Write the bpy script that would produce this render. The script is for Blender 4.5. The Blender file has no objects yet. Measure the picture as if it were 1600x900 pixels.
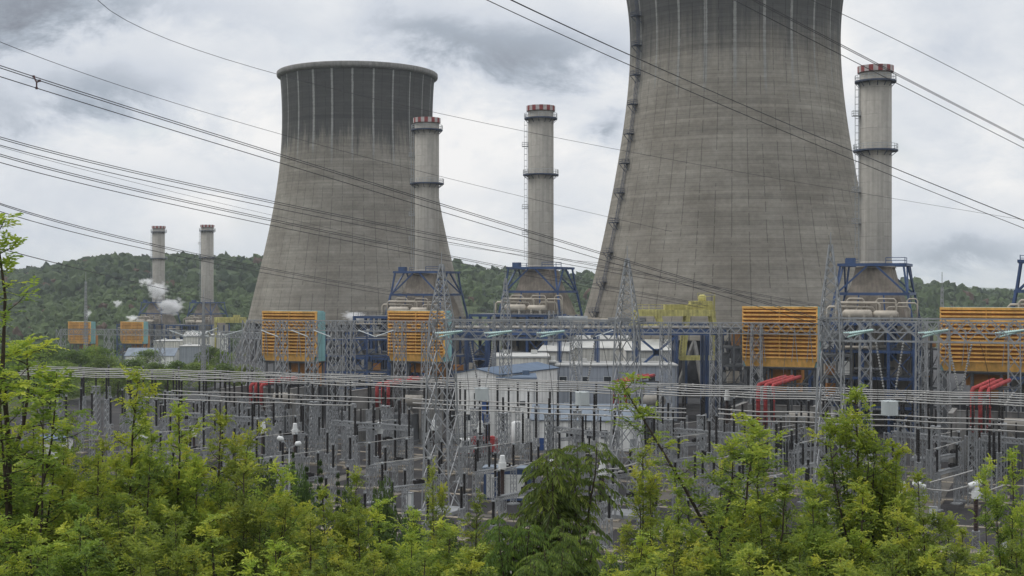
import bpy, math, random
import numpy as np
from mathutils import Vector, Matrix
R = math.radians
SC = bpy.context.scene
COL = SC.collection

# ------------------------------------------------------------------ camera, sky, sun, exposure
F = 2080.0                      # focal length in pixels of a 1600 px wide frame
EYE = 30.0                      # camera height above the switchyard
cam_d = bpy.data.cameras.new('camera'); cam = bpy.data.objects.new('camera', cam_d); COL.objects.link(cam)
cam_d.sensor_width = 36; cam_d.lens = 36 * F / 1600
cam.location = (0, 0, EYE); cam.rotation_euler = (R(90), 0, 0)
cam_d.clip_start = 0.5; cam_d.clip_end = 20000
SC.camera = cam
SUN_EL, SUN_AZ = 52, -70        # sun veiled by cloud, high on the left and slightly in front
world = bpy.data.worlds.new('World'); SC.world = world; world.use_nodes = True
sun_d = bpy.data.lights.new('sun', 'SUN'); sun = bpy.data.objects.new('sun', sun_d); COL.objects.link(sun)
sun_d.energy = 1.0; sun_d.angle = R(18); sun_d.color = (1, 0.96, 0.9)
sd = Vector((math.sin(R(SUN_AZ)) * math.cos(R(SUN_EL)), math.cos(R(SUN_AZ)) * math.cos(R(SUN_EL)), math.sin(R(SUN_EL))))
sun.rotation_euler = (-sd).to_track_quat('-Z', 'Y').to_euler()
SC.view_settings.view_transform = 'Standard'; SC.view_settings.look = 'None'
SC.view_settings.gamma = 1; SC.view_settings.exposure = 0.15
SC.cycles.max_bounces = 5; SC.cycles.transparent_max_bounces = 8; SC.cycles.volume_bounces = 3
SC.cycles.use_denoising = True

class NT:
    """short helper for building node trees"""
    def __init__(s, nt): s.nt = nt; s.nt.nodes.clear()
    def n(s, typ, **kw):
        nd = s.nt.nodes.new(typ)
        for k, v in kw.items():
            if k == 'inp':
                for kk, vv in v.items():
                    if hasattr(vv, 'is_linked') and hasattr(vv, 'node'): s.nt.links.new(vv, nd.inputs[kk])
                    else: nd.inputs[kk].default_value = vv
            else: setattr(nd, k, v)
        return nd
    def m(s, op, a, b=0.0, c=None):
        d = {0: a, 1: b}
        if c is not None: d[2] = c
        return s.n('ShaderNodeMath', operation=op, inp=d).outputs[0]
    def mix(s, f, a, b, mode='MIX'):
        return s.n('ShaderNodeMix', data_type='RGBA', blend_type=mode, inp={0: f, 6: a, 7: b}).outputs[2]
    def ramp(s, f, stops):
        nd = s.n('ShaderNodeValToRGB', inp={0: f}); e = nd.color_ramp.elements
        while len(e) < len(stops): e.new(0.5)
        for el, (p, c) in zip(e, stops): el.position = p; el.color = (*c, 1) if len(c) == 3 else c
        return nd.outputs[0]
    def maprange(s, v, a, b, c, d):
        return s.n('ShaderNodeMapRange', interpolation_type='SMOOTHSTEP', inp={0: v, 1: a, 2: b, 3: c, 4: d}).outputs[0]

def lin(r, g, b):
    f = lambda c: (c / 255 / 12.92) if c / 255 <= 0.04045 else ((c / 255 + 0.055) / 1.055) ** 2.4
    return (f(r), f(g), f(b))

def build_world():
    t = NT(world.node_tree)
    tc = t.n('ShaderNodeTexCoord').outputs['Generated']
    sep = t.n('ShaderNodeSeparateXYZ', inp={0: tc}); x, y, z = sep.outputs
    ya = t.m('MAXIMUM', t.m('ABSOLUTE', y), 0.03)
    a = t.m('DIVIDE', x, ya); e = t.m('DIVIDE', z, ya)            # tangents of bearing and elevation
    cmb = t.n('ShaderNodeCombineXYZ', inp={0: a, 1: t.m('MULTIPLY', e, 1.7), 2: 0.0}).outputs[0]
    n1 = t.n('ShaderNodeTexNoise', inp={'Vector': cmb, 'Scale': 5.0, 'Detail': 7.0, 'Roughness': 0.55, 'Distortion': 0.35})
    n2 = t.n('ShaderNodeTexNoise', inp={'Vector': cmb, 'Scale': 11.0, 'Detail': 8.0, 'Roughness': 0.66, 'Distortion': 0.3})
    w1 = t.m('SUBTRACT', n1.outputs[0], 0.5); w2 = t.m('SUBTRACT', n2.outputs[0], 0.5)
    wx = t.m('ADD', a, t.m('MULTIPLY', w1, 0.16)); we = t.m('ADD', e, t.m('MULTIPLY', w2, 0.09))
    def blob(px, py, sx, sy, amt):
        dx = t.m('DIVIDE', t.m('SUBTRACT', wx, (px - 800) / F), sx / F)
        dy = t.m('DIVIDE', t.m('SUBTRACT', we, (450 - py) / F), sy / F)
        r2 = t.m('ADD', t.m('MULTIPLY', dx, dx), t.m('MULTIPLY', dy, dy))
        return t.m('MULTIPLY', t.m('EXPONENT', t.m('MULTIPLY', r2, -1.0)), amt)
    dark = None
    for b in [(30, 0, 230, 58, 1.25), (180, 140, 120, 52, 0.75), (690, 55, 150, 46, 0.7), (600, 25, 70, 30, 0.35), (880, 88, 160, 48, 0.75), (955, 200, 30, 24, 0.8), (330, 95, 90, 30, .25), (740, 240, 120, 60, -.35), (330, 230, 200, 40, -.3), (430, 330, 200, 40, -.25),
              (60, 170, 120, 40, 0.4), (1480, 60, 200, 90, 0.22), (1530, 395, 140, 34, 0.75), (1480, 440, 120, 22, -.4), (800, 320, 160, 26, 0.12), (1450, 200, 150, 60, 0.15),
              (350, 30, 120, 40, 0.3), (60, 330, 160, 50, 0.15)]:
        v = blob(*b); dark = v if dark is None else t.m('ADD', dark, v)
    dens = t.m('ADD', t.m('MULTIPLY', dark, 0.62), t.m('ADD', t.m('MULTIPLY', w1, 1.0), t.m('MULTIPLY', w2, 0.75)))
    sky = t.n('ShaderNodeTexSky', sky_type='NISHITA', sun_disc=False, sun_elevation=R(SUN_EL), sun_rotation=R(SUN_AZ), air_density=1.0, dust_density=1.5, ozone_density=1.0).outputs[0]
    cloud = t.ramp(t.m('ADD', t.m('MULTIPLY', dens, 0.95), 0.17), [(0.0, (0.85, 0.845, 0.84)), (0.20, (0.70, 0.725, 0.76)), (0.42, (0.57, 0.61, 0.675)), (0.66, (0.365, 0.41, 0.475)), (1.0, (0.21, 0.23, 0.27))])
    up = t.maprange(z, 0.3, 0.9, 1.0, 1.5)                         # overcast is brighter overhead
    cl = t.n('ShaderNodeVectorMath', operation='SCALE', inp={0: cloud, 3: t.m('MULTIPLY', up, 10.0)}).outputs[0]
    n3 = t.n('ShaderNodeTexNoise', inp={'Vector': cmb, 'Scale': 8.0, 'Detail': 5.0, 'Roughness': 0.5})
    gap = t.m('MULTIPLY', t.maprange(n3.outputs[0], 0.55, 0.75, 0.0, 0.35), t.maprange(dens, -0.05, 0.2, 1.0, 0.2))
    col = t.mix(gap, cl, sky)
    bg = t.n('ShaderNodeBackground', inp={0: col, 1: 0.1})
    t.n('ShaderNodeOutputWorld', inp={0: bg.outputs[0]})
build_world()

# ------------------------------------------------------------------ materials
def material(name, color, rough=0.7, metal=0.0, var=0.15, scale=0.6, bump=0.0, bscale=8.0, spec=0.4, streak=0.0, panel=0.0):
    m = bpy.data.materials.new(name); m.use_nodes = True; t = NT(m.node_tree)
    tc = t.n('ShaderNodeTexCoord').outputs['Object']
    n1 = t.n('ShaderNodeTexNoise', inp={'Vector': tc, 'Scale': scale, 'Detail': 6.0, 'Roughness': 0.65}).outputs[0]
    f = t.maprange(n1, 0.25, 0.75, 1 - var, 1 + var)
    if streak:
        mp = t.n('ShaderNodeMapping', inp={'Vector': tc, 'Scale': (1.5, 1.5, 0.06)}).outputs[0]
        n2 = t.n('ShaderNodeTexNoise', inp={'Vector': mp, 'Scale': 1.2, 'Detail': 4.0}).outputs[0]
        f = t.m('MULTIPLY', f, t.maprange(n2, 0.3, 0.7, 1 - streak, 1 + streak * 0.5))
    if panel:
        px_, py_, pz_ = t.n('ShaderNodeSeparateXYZ', inp={0: tc}).outputs
        ln = t.m('LESS_THAN', t.m('FRACT', t.m('DIVIDE', t.m('ADD', px_, py_), panel)), 0.09); lz = t.m('LESS_THAN', t.m('FRACT', t.m('DIVIDE', pz_, 3.2)), 0.03)
        f = t.m('MULTIPLY', f, t.m('SUBTRACT', 1.0, t.m('MULTIPLY', t.m('MAXIMUM', ln, lz), 0.22)))
    oi = t.n('ShaderNodeObjectInfo').outputs['Random']
    f = t.m('MULTIPLY', f, t.m('ADD', 0.93, t.m('MULTIPLY', oi, 0.14)))
    c = t.n('ShaderNodeVectorMath', operation='SCALE', inp={0: (*color,)[:3], 3: f}).outputs[0]
    p = t.n('ShaderNodeBsdfPrincipled', inp={'Base Color': c, 'Roughness': rough, 'Metallic': metal, 'Specular IOR Level': spec})
    if bump:
        nb = t.n('ShaderNodeTexNoise', inp={'Vector': tc, 'Scale': bscale, 'Detail': 4.0}).outputs[0]
        t.nt.links.new(t.n('ShaderNodeBump', inp={'Strength': bump, 'Distance': 0.1, 'Height': nb}).outputs[0], p.inputs['Normal'])
    t.n('ShaderNodeOutputMaterial', inp={0: p.outputs[0]})
    return m

M = {}
M['galv'] = material('galvanised_steel', (0.31, 0.32, 0.33), 0.55, 0.35, 0.2, 0.8)
M['galv_dark'] = material('weathered_steel', (0.11, 0.115, 0.12), 0.6, 0.3, 0.25, 0.6)
M['galv_light'] = material('bright_galvanised_steel', (0.33, 0.35, 0.36), 0.5, 0.3, 0.2, 0.8)
M['blue'] = material('blue_painted_steel', (0.035, 0.07, 0.165), 0.5, 0.0, 0.3, 0.4)
M['alu'] = material('aluminium_tube', (0.42, 0.41, 0.39), 0.55, 0.2, 0.12, 0.5)
M['black'] = material('black_glaze', (0.014, 0.012, 0.012), 0.6, 0, 0.2, 1.0, spec=.2)
M['brown'] = material('brown_glaze', (0.035, 0.018, 0.015), 0.5, 0, 0.2, 1.0, spec=.25)
M['white'] = material('white_paint', (0.66, 0.67, 0.66), 0.5, 0, 0.08, 0.7)
M['trap'] = material('pale_grey_paint', (0.52, 0.56, 0.56), 0.5, 0, 0.06, 0.7)
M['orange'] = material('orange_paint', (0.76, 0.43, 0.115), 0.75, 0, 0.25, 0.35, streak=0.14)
M['orange_dark'] = material('dark_orange_and_louvre_shade', (0.40, 0.17, 0.035), 0.7, 0, 0.25, 0.4)  # darker copy of the orange; louvre backing carries the gap shade in its colour
M['teal'] = material('teal_cladding', (0.21, 0.40, 0.41), 0.6, 0, 0.12, 0.3, streak=0.12, panel=1.9)
M['tan'] = material('tan_casing', (0.22, 0.19, 0.155), 0.8, 0, 0.3, 0.35, streak=0.2)
M['tan_grey'] = material('grey_tan_cladding', (0.27, 0.25, 0.22), 0.75, 0, 0.2, 0.35, streak=0.15)
M['beige'] = material('beige_lagging', (0.40, 0.36, 0.30), 0.6, 0.2, 0.2, 0.5)
M['dark'] = material('dark_machinery_and_inside_shade', (0.05, 0.05, 0.055), 0.8, 0, 0.4, 0.5)  # also colours in the shade inside the cooling tower base
M['concrete'] = material('grey_concrete', (0.20, 0.195, 0.185), 0.9, 0, 0.25, 0.3, streak=0.2)
M['slab'] = material('pale_concrete_slab', (0.27, 0.235, 0.185), 0.9, 0, 0.35, 0.5)
M['red'] = material('red_paint', (0.34, 0.045, 0.045), 0.75, 0, 0.4, 1.2)
M['yellow'] = material('yellow_paint', (0.46, 0.42, 0.15), 0.75, 0, 0.3, 0.7, streak=0.3)
M['cream'] = material('cream_wall', (0.66, 0.645, 0.59), 0.85, 0, 0.12, 0.25, streak=0.22, panel=1.4)
M['whitewall'] = material('white_wall', (0.78, 0.78, 0.755), 0.85, 0, 0.12, 0.25, streak=0.18, panel=1.6)
M['greyblue'] = material('grey_blue_wall', (0.33, 0.36, 0.41), 0.85, 0, 0.1, 0.2, streak=0.15, panel=2.2)
M['roofgrey'] = material('pale_grey_roof', (0.52, 0.52, 0.50), 0.7, 0, 0.12, 0.3)
M['roofblue'] = material('blue_roof', (0.10, 0.145, 0.215), 0.65, 0, 0.15, 0.3)
M['roofpale'] = material('pale_blue_roof', (0.17, 0.205, 0.25), 0.65, 0, 0.2, 0.3)
M['bluedoor'] = material('blue_door', (0.03, 0.08, 0.25), 0.5, 0, 0.15, 0.5)
M['window'] = material('window_glass', (0.03, 0.035, 0.04), 0.12, 0, 0.3, 0.5, spec=0.8)
M['wire'] = material('conductor_wire', (0.045, 0.045, 0.05), 0.6, 0.4, 0.1, 0.5)
M['glassins'] = material('pale_green_glass_insulator', (0.44, 0.60, 0.57), 0.25, 0, 0.1, 1.0)
M['greyins'] = material('grey_disc_insulator', (0.30, 0.30, 0.29), 0.35, 0, 0.1, 1.0)
M['spacer'] = material('spacer_rust', (0.10, 0.05, 0.05), 0.7, 0, 0.2, 1.0)
M['bark'] = material('bark', (0.055, 0.042, 0.03), 0.95, 0, 0.35, 6.0, 0.4, 14.0)
M['tyre'] = material('tyre_rubber', (0.02, 0.02, 0.02), 0.9)
M['lens'] = material('lamp_lens', (0.7, 0.7, 0.66), 0.3)

def foliage_material(name, trans=0.45, rough=0.55):
    m = bpy.data.materials.new(name); m.use_nodes = True; t = NT(m.node_tree)
    at = t.n('ShaderNodeAttribute', attribute_name='tint').outputs['Color']
    oi = t.n('ShaderNodeObjectInfo').outputs['Random']
    hs = t.n('ShaderNodeHueSaturation', inp={'Hue': t.m('ADD', 0.49, t.m('MULTIPLY', oi, 0.022)), 'Saturation': 1.0, 'Value': t.m('ADD', 0.86, t.m('MULTIPLY', oi, 0.28)), 'Color': at}).outputs[0]
    p = t.n('ShaderNodeBsdfPrincipled', inp={'Base Color': hs, 'Roughness': rough, 'Specular IOR Level': 0.3})
    tr = t.n('ShaderNodeBsdfTranslucent', inp={'Color': hs})
    mx = t.n('ShaderNodeMixShader', inp={0: trans, 1: p.outputs[0], 2: tr.outputs[0]})
    t.n('ShaderNodeOutputMaterial', inp={0: mx.outputs[0]})
    return m
M['leaf'] = foliage_material('leaf')
M['far_leaf'] = foliage_material('far_leaf', 0.1, 0.8)

# ------------------------------------------------------------------ mesh building helpers
class MB:
    def __init__(s): s.v = []; s.f = []; s.mi = []; s.sm = []; s.k = 0
    def quad(s, pts, m=0, sm=False):
        n = len(s.v); s.v += [tuple(p) for p in pts]; s.f.append(tuple(range(n, n + len(pts)))); s.mi.append(m); s.sm.append(sm)
    def box(s, c, d, rz=0.0, m=0):
        cx, cy, cz = c; hx, hy, hz = d[0] / 2, d[1] / 2, d[2] / 2; n = len(s.v); ca, sa = math.cos(rz), math.sin(rz)
        for z in (-hz, hz):
            for x, y in ((-hx, -hy), (hx, -hy), (hx, hy), (-hx, hy)): s.v.append((cx + x * ca - y * sa, cy + x * sa + y * ca, cz + z))
        for f in ((3, 2, 1, 0), (4, 5, 6, 7), (0, 1, 5, 4), (1, 2, 6, 5), (2, 3, 7, 6), (3, 0, 4, 7)):
            s.f.append(tuple(n + i for i in f)); s.mi.append(m); s.sm.append(False)
    def bar(s, p, q, w, m=0, h=None):
        p = Vector(p); q = Vector(q); d = (q - p)
        if d.length < 1e-6: return
        d.normalize(); up = Vector((0, 0, 1)) if abs(d.z) < 0.95 else Vector((0, 1, 0))
        a = d.cross(up).normalized() * (w / 2); b = a.cross(d).normalized() * ((h or w) / 2); n = len(s.v)
        for o in (p, q):
            for k in (-a - b, a - b, a + b, -a + b): s.v.append(tuple(o + k))
        for f in ((0, 1, 5, 4), (1, 2, 6, 5), (2, 3, 7, 6), (3, 0, 4, 7), (3, 2, 1, 0), (4, 5, 6, 7)):
            s.f.append(tuple(n + i for i in f)); s.mi.append(m); s.sm.append(False)
    def tube(s, pts, r, n=6, m=0, caps=True):
        pts = [Vector(p) for p in pts]; base = len(s.v); N = len(pts); rr = r if isinstance(r, (list, tuple)) else [r] * N
        prev = None
        for i, p in enumerate(pts):
            d = (pts[min(i + 1, N - 1)] - pts[max(i - 1, 0)]).normalized()
            if prev is None:
                up = Vector((0, 0, 1)) if abs(d.z) < 0.9 else Vector((1, 0, 0)); a = d.cross(up).normalized()
            else: a = (prev - d * prev.dot(d)).normalized()
            prev = a; b = d.cross(a)
            for k in range(n):
                t = 2 * math.pi * k / n; s.v.append(tuple(p + (a * math.cos(t) + b * math.sin(t)) * rr[i]))
        for i in range(N - 1):
            for k in range(n):
                k2 = (k + 1) % n; s.f.append((base + i * n + k, base + i * n + k2, base + (i + 1) * n + k2, base + (i + 1) * n + k)); s.mi.append(m); s.sm.append(True)
        if caps:
            s.f.append(tuple(base + k for k in range(n))[::-1]); s.mi.append(m); s.sm.append(False)
            s.f.append(tuple(base + (N - 1) * n + k for k in range(n))); s.mi.append(m); s.sm.append(False)
    def lathe(s, prof, n=16, m=0, c=(0, 0, 0), smooth=True, cap=True, ph=0.0):
        base = len(s.v); N = len(prof)
        for r, z in prof:
            for k in range(n):
                t = 2 * math.pi * k / n + ph; s.v.append((c[0] + r * math.cos(t), c[1] + r * math.sin(t), c[2] + z))
        for i in range(N - 1):
            for k in range(n):
                k2 = (k + 1) % n; s.f.append((base + i * n + k, base + i * n + k2, base + (i + 1) * n + k2, base + (i + 1) * n + k)); s.mi.append(m); s.sm.append(smooth)
        if cap:
            s.f.append(tuple(base + k for k in range(n))[::-1]); s.mi.append(m); s.sm.append(False)
            s.f.append(tuple(base + (N - 1) * n + k for k in range(n))); s.mi.append(m); s.sm.append(False)
    def cross_brace(s, a, b, c, d, w): s.bar(a, c, w); s.bar(b, d, w)
    def lattice(s, x, y, z0, z1, w0, w1, leg=0.14, br=0.08, panels=None, rz=0.0, horiz=False):
        """square lattice mast with four legs and X bracing on each face"""
        panels = panels or max(2, int((z1 - z0) / ((w0 + w1) * 0.62)))
        def ring(t):
            w = (w0 + (w1 - w0) * t) / 2; z = z0 + (z1 - z0) * t; ca, sa = math.cos(rz), math.sin(rz)
            return [Vector((x + px * w * ca - py * w * sa, y + px * w * sa + py * w * ca, z)) for px, py in ((-1, -1), (1, -1), (1, 1), (-1, 1))]
        rs = [ring(i / panels) for i in range(panels + 1)]
        for k in range(4): s.bar(rs[0][k], rs[-1][k], leg)
        for i in range(panels):
            for k in range(4):
                k2 = (k + 1) % 4; s.bar(rs[i][k], rs[i + 1][k2], br); s.bar(rs[i][k2], rs[i + 1][k], br)
                if horiz: s.bar(rs[i + 1][k], rs[i + 1][k2], br)
    def zigzag(s, h, w, leg, br, x=0.0):
        """slender four legged support with one zigzag lacing per face"""
        C = [(x - w / 2, -w / 2), (x + w / 2, -w / 2), (x + w / 2, w / 2), (x - w / 2, w / 2)]; n = max(4, int((h - .3) / (w * 1.25)))
        for cx, cy in C: s.bar((cx, cy, .2), (cx, cy, h), leg)
        for i in range(n):
            z0, z1 = .3 + (h - .4) * i / n, .3 + (h - .4) * (i + 1) / n
            for k in range(4):
                a, b = (C[k], C[(k + 1) % 4]) if i % 2 else (C[(k + 1) % 4], C[k]); s.bar((*a, z0), (*b, z1), br)
    def lattice_beam(s, p, q, w, h, ch=0.13, br=0.075, panels=None):
        p = Vector(p); q = Vector(q); L = (q - p).length; d = (q - p) / L; a = d.cross(Vector((0, 0, 1))).normalized() * (w / 2); b = Vector((0, 0, h / 2))
        panels = panels or max(3, int(L / (h * 0.9))); C = [-a - b, a - b, a + b, -a + b]
        for c in C: s.bar(p + c, q + c, ch)
        for i in range(panels):
            t0, t1 = p + d * L * i / panels, p + d * L * (i + 1) / panels
            for k in range(4):
                k2 = (k + 1) % 4
                s.bar(t0 + C[k], t1 + C[k2], br); s.bar(t0 + C[k2], t1 + C[k], br)
    def railing(s, pts, h=1.1, w=0.06, closed=False):
        P = [Vector(p) for p in pts]; n = len(P)
        for i in range(n if closed else n - 1):
            a, b = P[i], P[(i + 1) % n]
            for hh in (h, h * 0.5): s.bar(a + Vector((0, 0, hh)), b + Vector((0, 0, hh)), w)
        for a in P: s.bar(a, a + Vector((0, 0, h)), w)
    def build(s, name, mats, parent=None, loc=None):
        me = bpy.data.meshes.new(name); me.from_pydata(s.v, [], s.f)
        for mm in (mats if isinstance(mats, (list, tuple)) else [mats]): me.materials.append(mm)
        me.polygons.foreach_set('material_index', s.mi); me.polygons.foreach_set('use_smooth', s.sm); me.update()
        o = bpy.data.objects.new(name, me); COL.objects.link(o)
        if parent is not None: o.parent = parent
        if loc is not None: o.location = loc
        return o

def tag(o, label, cat, group=None, kind=None):
    if label: o['label'] = label
    if cat: o['category'] = cat
    if group: o['group'] = group
    if kind: o['kind'] = kind
    return o
def thing(name, label, cat, loc=(0, 0, 0), rz=0.0, group=None):
    o = bpy.data.objects.new(name, None); COL.objects.link(o); o.location = loc; o.rotation_euler = (0, 0, rz); o.empty_display_size = 0.5
    return tag(o, label, cat, group)
def dup(root, loc, rz=None, label=None, group=None, scale=None):
    """a copy of a thing with copies of its parts and their sub-parts"""
    r = root.copy(); COL.objects.link(r); r.location = loc
    if rz is not None: r.rotation_euler = (0, 0, rz)
    if label: r['label'] = label
    if group: r['group'] = group
    if scale is not None: r.scale = scale if isinstance(scale, (tuple, list)) else (scale,) * 3
    for ch in root.children:
        c = ch.copy(); COL.objects.link(c); c.parent = r
        for g in ch.children:
            d = g.copy(); COL.objects.link(d); d.parent = c
    return r
def P(x, y, D): return Vector(((x - 800) / F * D, D, EYE + (450 - y) / F * D))
def G(x, D, z=0.0): return Vector(((x - 800) / F * D, D, z))
TH = R(-22)                                  # bearing of the rows of the plant
def Y(u, v, z=0.0): return Vector((0.927 * u + 0.375 * v, 200 - 0.375 * u + 0.927 * v, z))
def solve_u(px, v):                           # u of the point of row v seen at bearing px
    k = (px - 800) / F
    return (k * (200 + 0.927 * v) - 0.375 * v) / (0.927 + 0.375 * k)
ORD = ['first', 'second', 'third', 'fourth', 'fifth', 'sixth', 'seventh', 'eighth', 'ninth', 'tenth', 'eleventh', 'twelfth', 'thirteenth', 'fourteenth', 'fifteenth', 'sixteenth', 'seventeenth', 'eighteenth', 'nineteenth', 'twentieth']

# ------------------------------------------------------------------ ground, yard, hills
def sstep(a, b, t):
    t = np.clip((t - a) / (b - a), 0, 1); return t * t * (3 - 2 * t)
def ground_z(x, y):
    x = np.asarray(x, float); y = np.asarray(y, float)
    slope = np.clip(0.33 * (86 - y), 0, 29.5)
    bump = (np.sin(x * 0.31 + y * 0.17) + np.sin(x * 0.13 - y * 0.29 + 2)) * 0.25 * np.clip(slope / 4, 0, 1)
    drop = -14 * sstep(125, 175, -x) * sstep(300, 470, y)
    return np.where(y < 2, 27.0 + np.clip(2 - y, 0, 6) * 0.12, slope + bump) + drop
def grid_mesh(name, xs, ys, zf, mat):
    X, Yy = np.meshgrid(xs, ys); Z = zf(X, Yy); n, m = len(xs), len(ys)
    v = np.stack([X.ravel(), Yy.ravel(), Z.ravel()], 1)
    i = (np.arange(m - 1)[:, None] * n + np.arange(n - 1)[None]).ravel()
    f = np.stack([i, i + 1, i + n + 1, i + n], 1)
    me = bpy.data.meshes.new(name); me.from_pydata(v.tolist(), [], f.tolist()); me.materials.append(mat)
    me.polygons.foreach_set('use_smooth', [True] * len(f)); me.update()
    o = bpy.data.objects.new(name, me); COL.objects.link(o); return o

def ground_material(name, stops, scale, rough=0.95, bump=0.3, fine=3.0):
    m = bpy.data.materials.new(name); m.use_nodes = True; t = NT(m.node_tree)
    tc = t.n('ShaderNodeTexCoord').outputs['Object']
    n1 = t.n('ShaderNodeTexNoise', inp={'Vector': tc, 'Scale': scale, 'Detail': 9.0, 'Roughness': 0.7}).outputs[0]
    n2 = t.n('ShaderNodeTexNoise', inp={'Vector': tc, 'Scale': fine, 'Detail': 3.0, 'Roughness': 0.7}).outputs[0]
    c = t.ramp(t.m('ADD', t.m('MULTIPLY', n1, 0.7), t.m('MULTIPLY', n2, 0.3)), stops)
    p = t.n('ShaderNodeBsdfPrincipled', inp={'Base Color': c, 'Roughness': rough, 'Specular IOR Level': 0.2})
    t.nt.links.new(t.n('ShaderNodeBump', inp={'Strength': bump, 'Distance': 0.15, 'Height': n2}).outputs[0], p.inputs['Normal'])
    t.n('ShaderNodeOutputMaterial', inp={0: p.outputs[0]}); return m
M['soil'] = ground_material('grassy_soil', [(0.3, (0.03, 0.04, 0.012)), (0.5, (0.055, 0.07, 0.02)), (0.7, (0.09, 0.085, 0.04))], 0.06)
M['yard'] = ground_material('dark_gravel', [(0.36, (0.018, 0.017, 0.018)), (0.48, (0.036, 0.034, 0.036)), (0.57, (0.054, 0.051, 0.05)), (0.68, (0.12, 0.108, 0.09))], 0.09, fine=2.2)
M['road'] = ground_material('asphalt', [(0.3, (0.055, 0.055, 0.058)), (0.7, (0.085, 0.085, 0.088))], 0.1)
M['path'] = ground_material('worn_concrete_path', [(0.3, (0.07, 0.066, 0.06)), (0.5, (0.13, 0.12, 0.105)), (0.7, (0.19, 0.17, 0.145))], 0.25)
M['hillsoil'] = ground_material('hillside_scrub', [(0.3, (0.022, 0.04, 0.014)), (0.5, (0.045, 0.07, 0.024)), (0.7, (0.09, 0.10, 0.042))], 0.02, fine=0.15)

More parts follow.
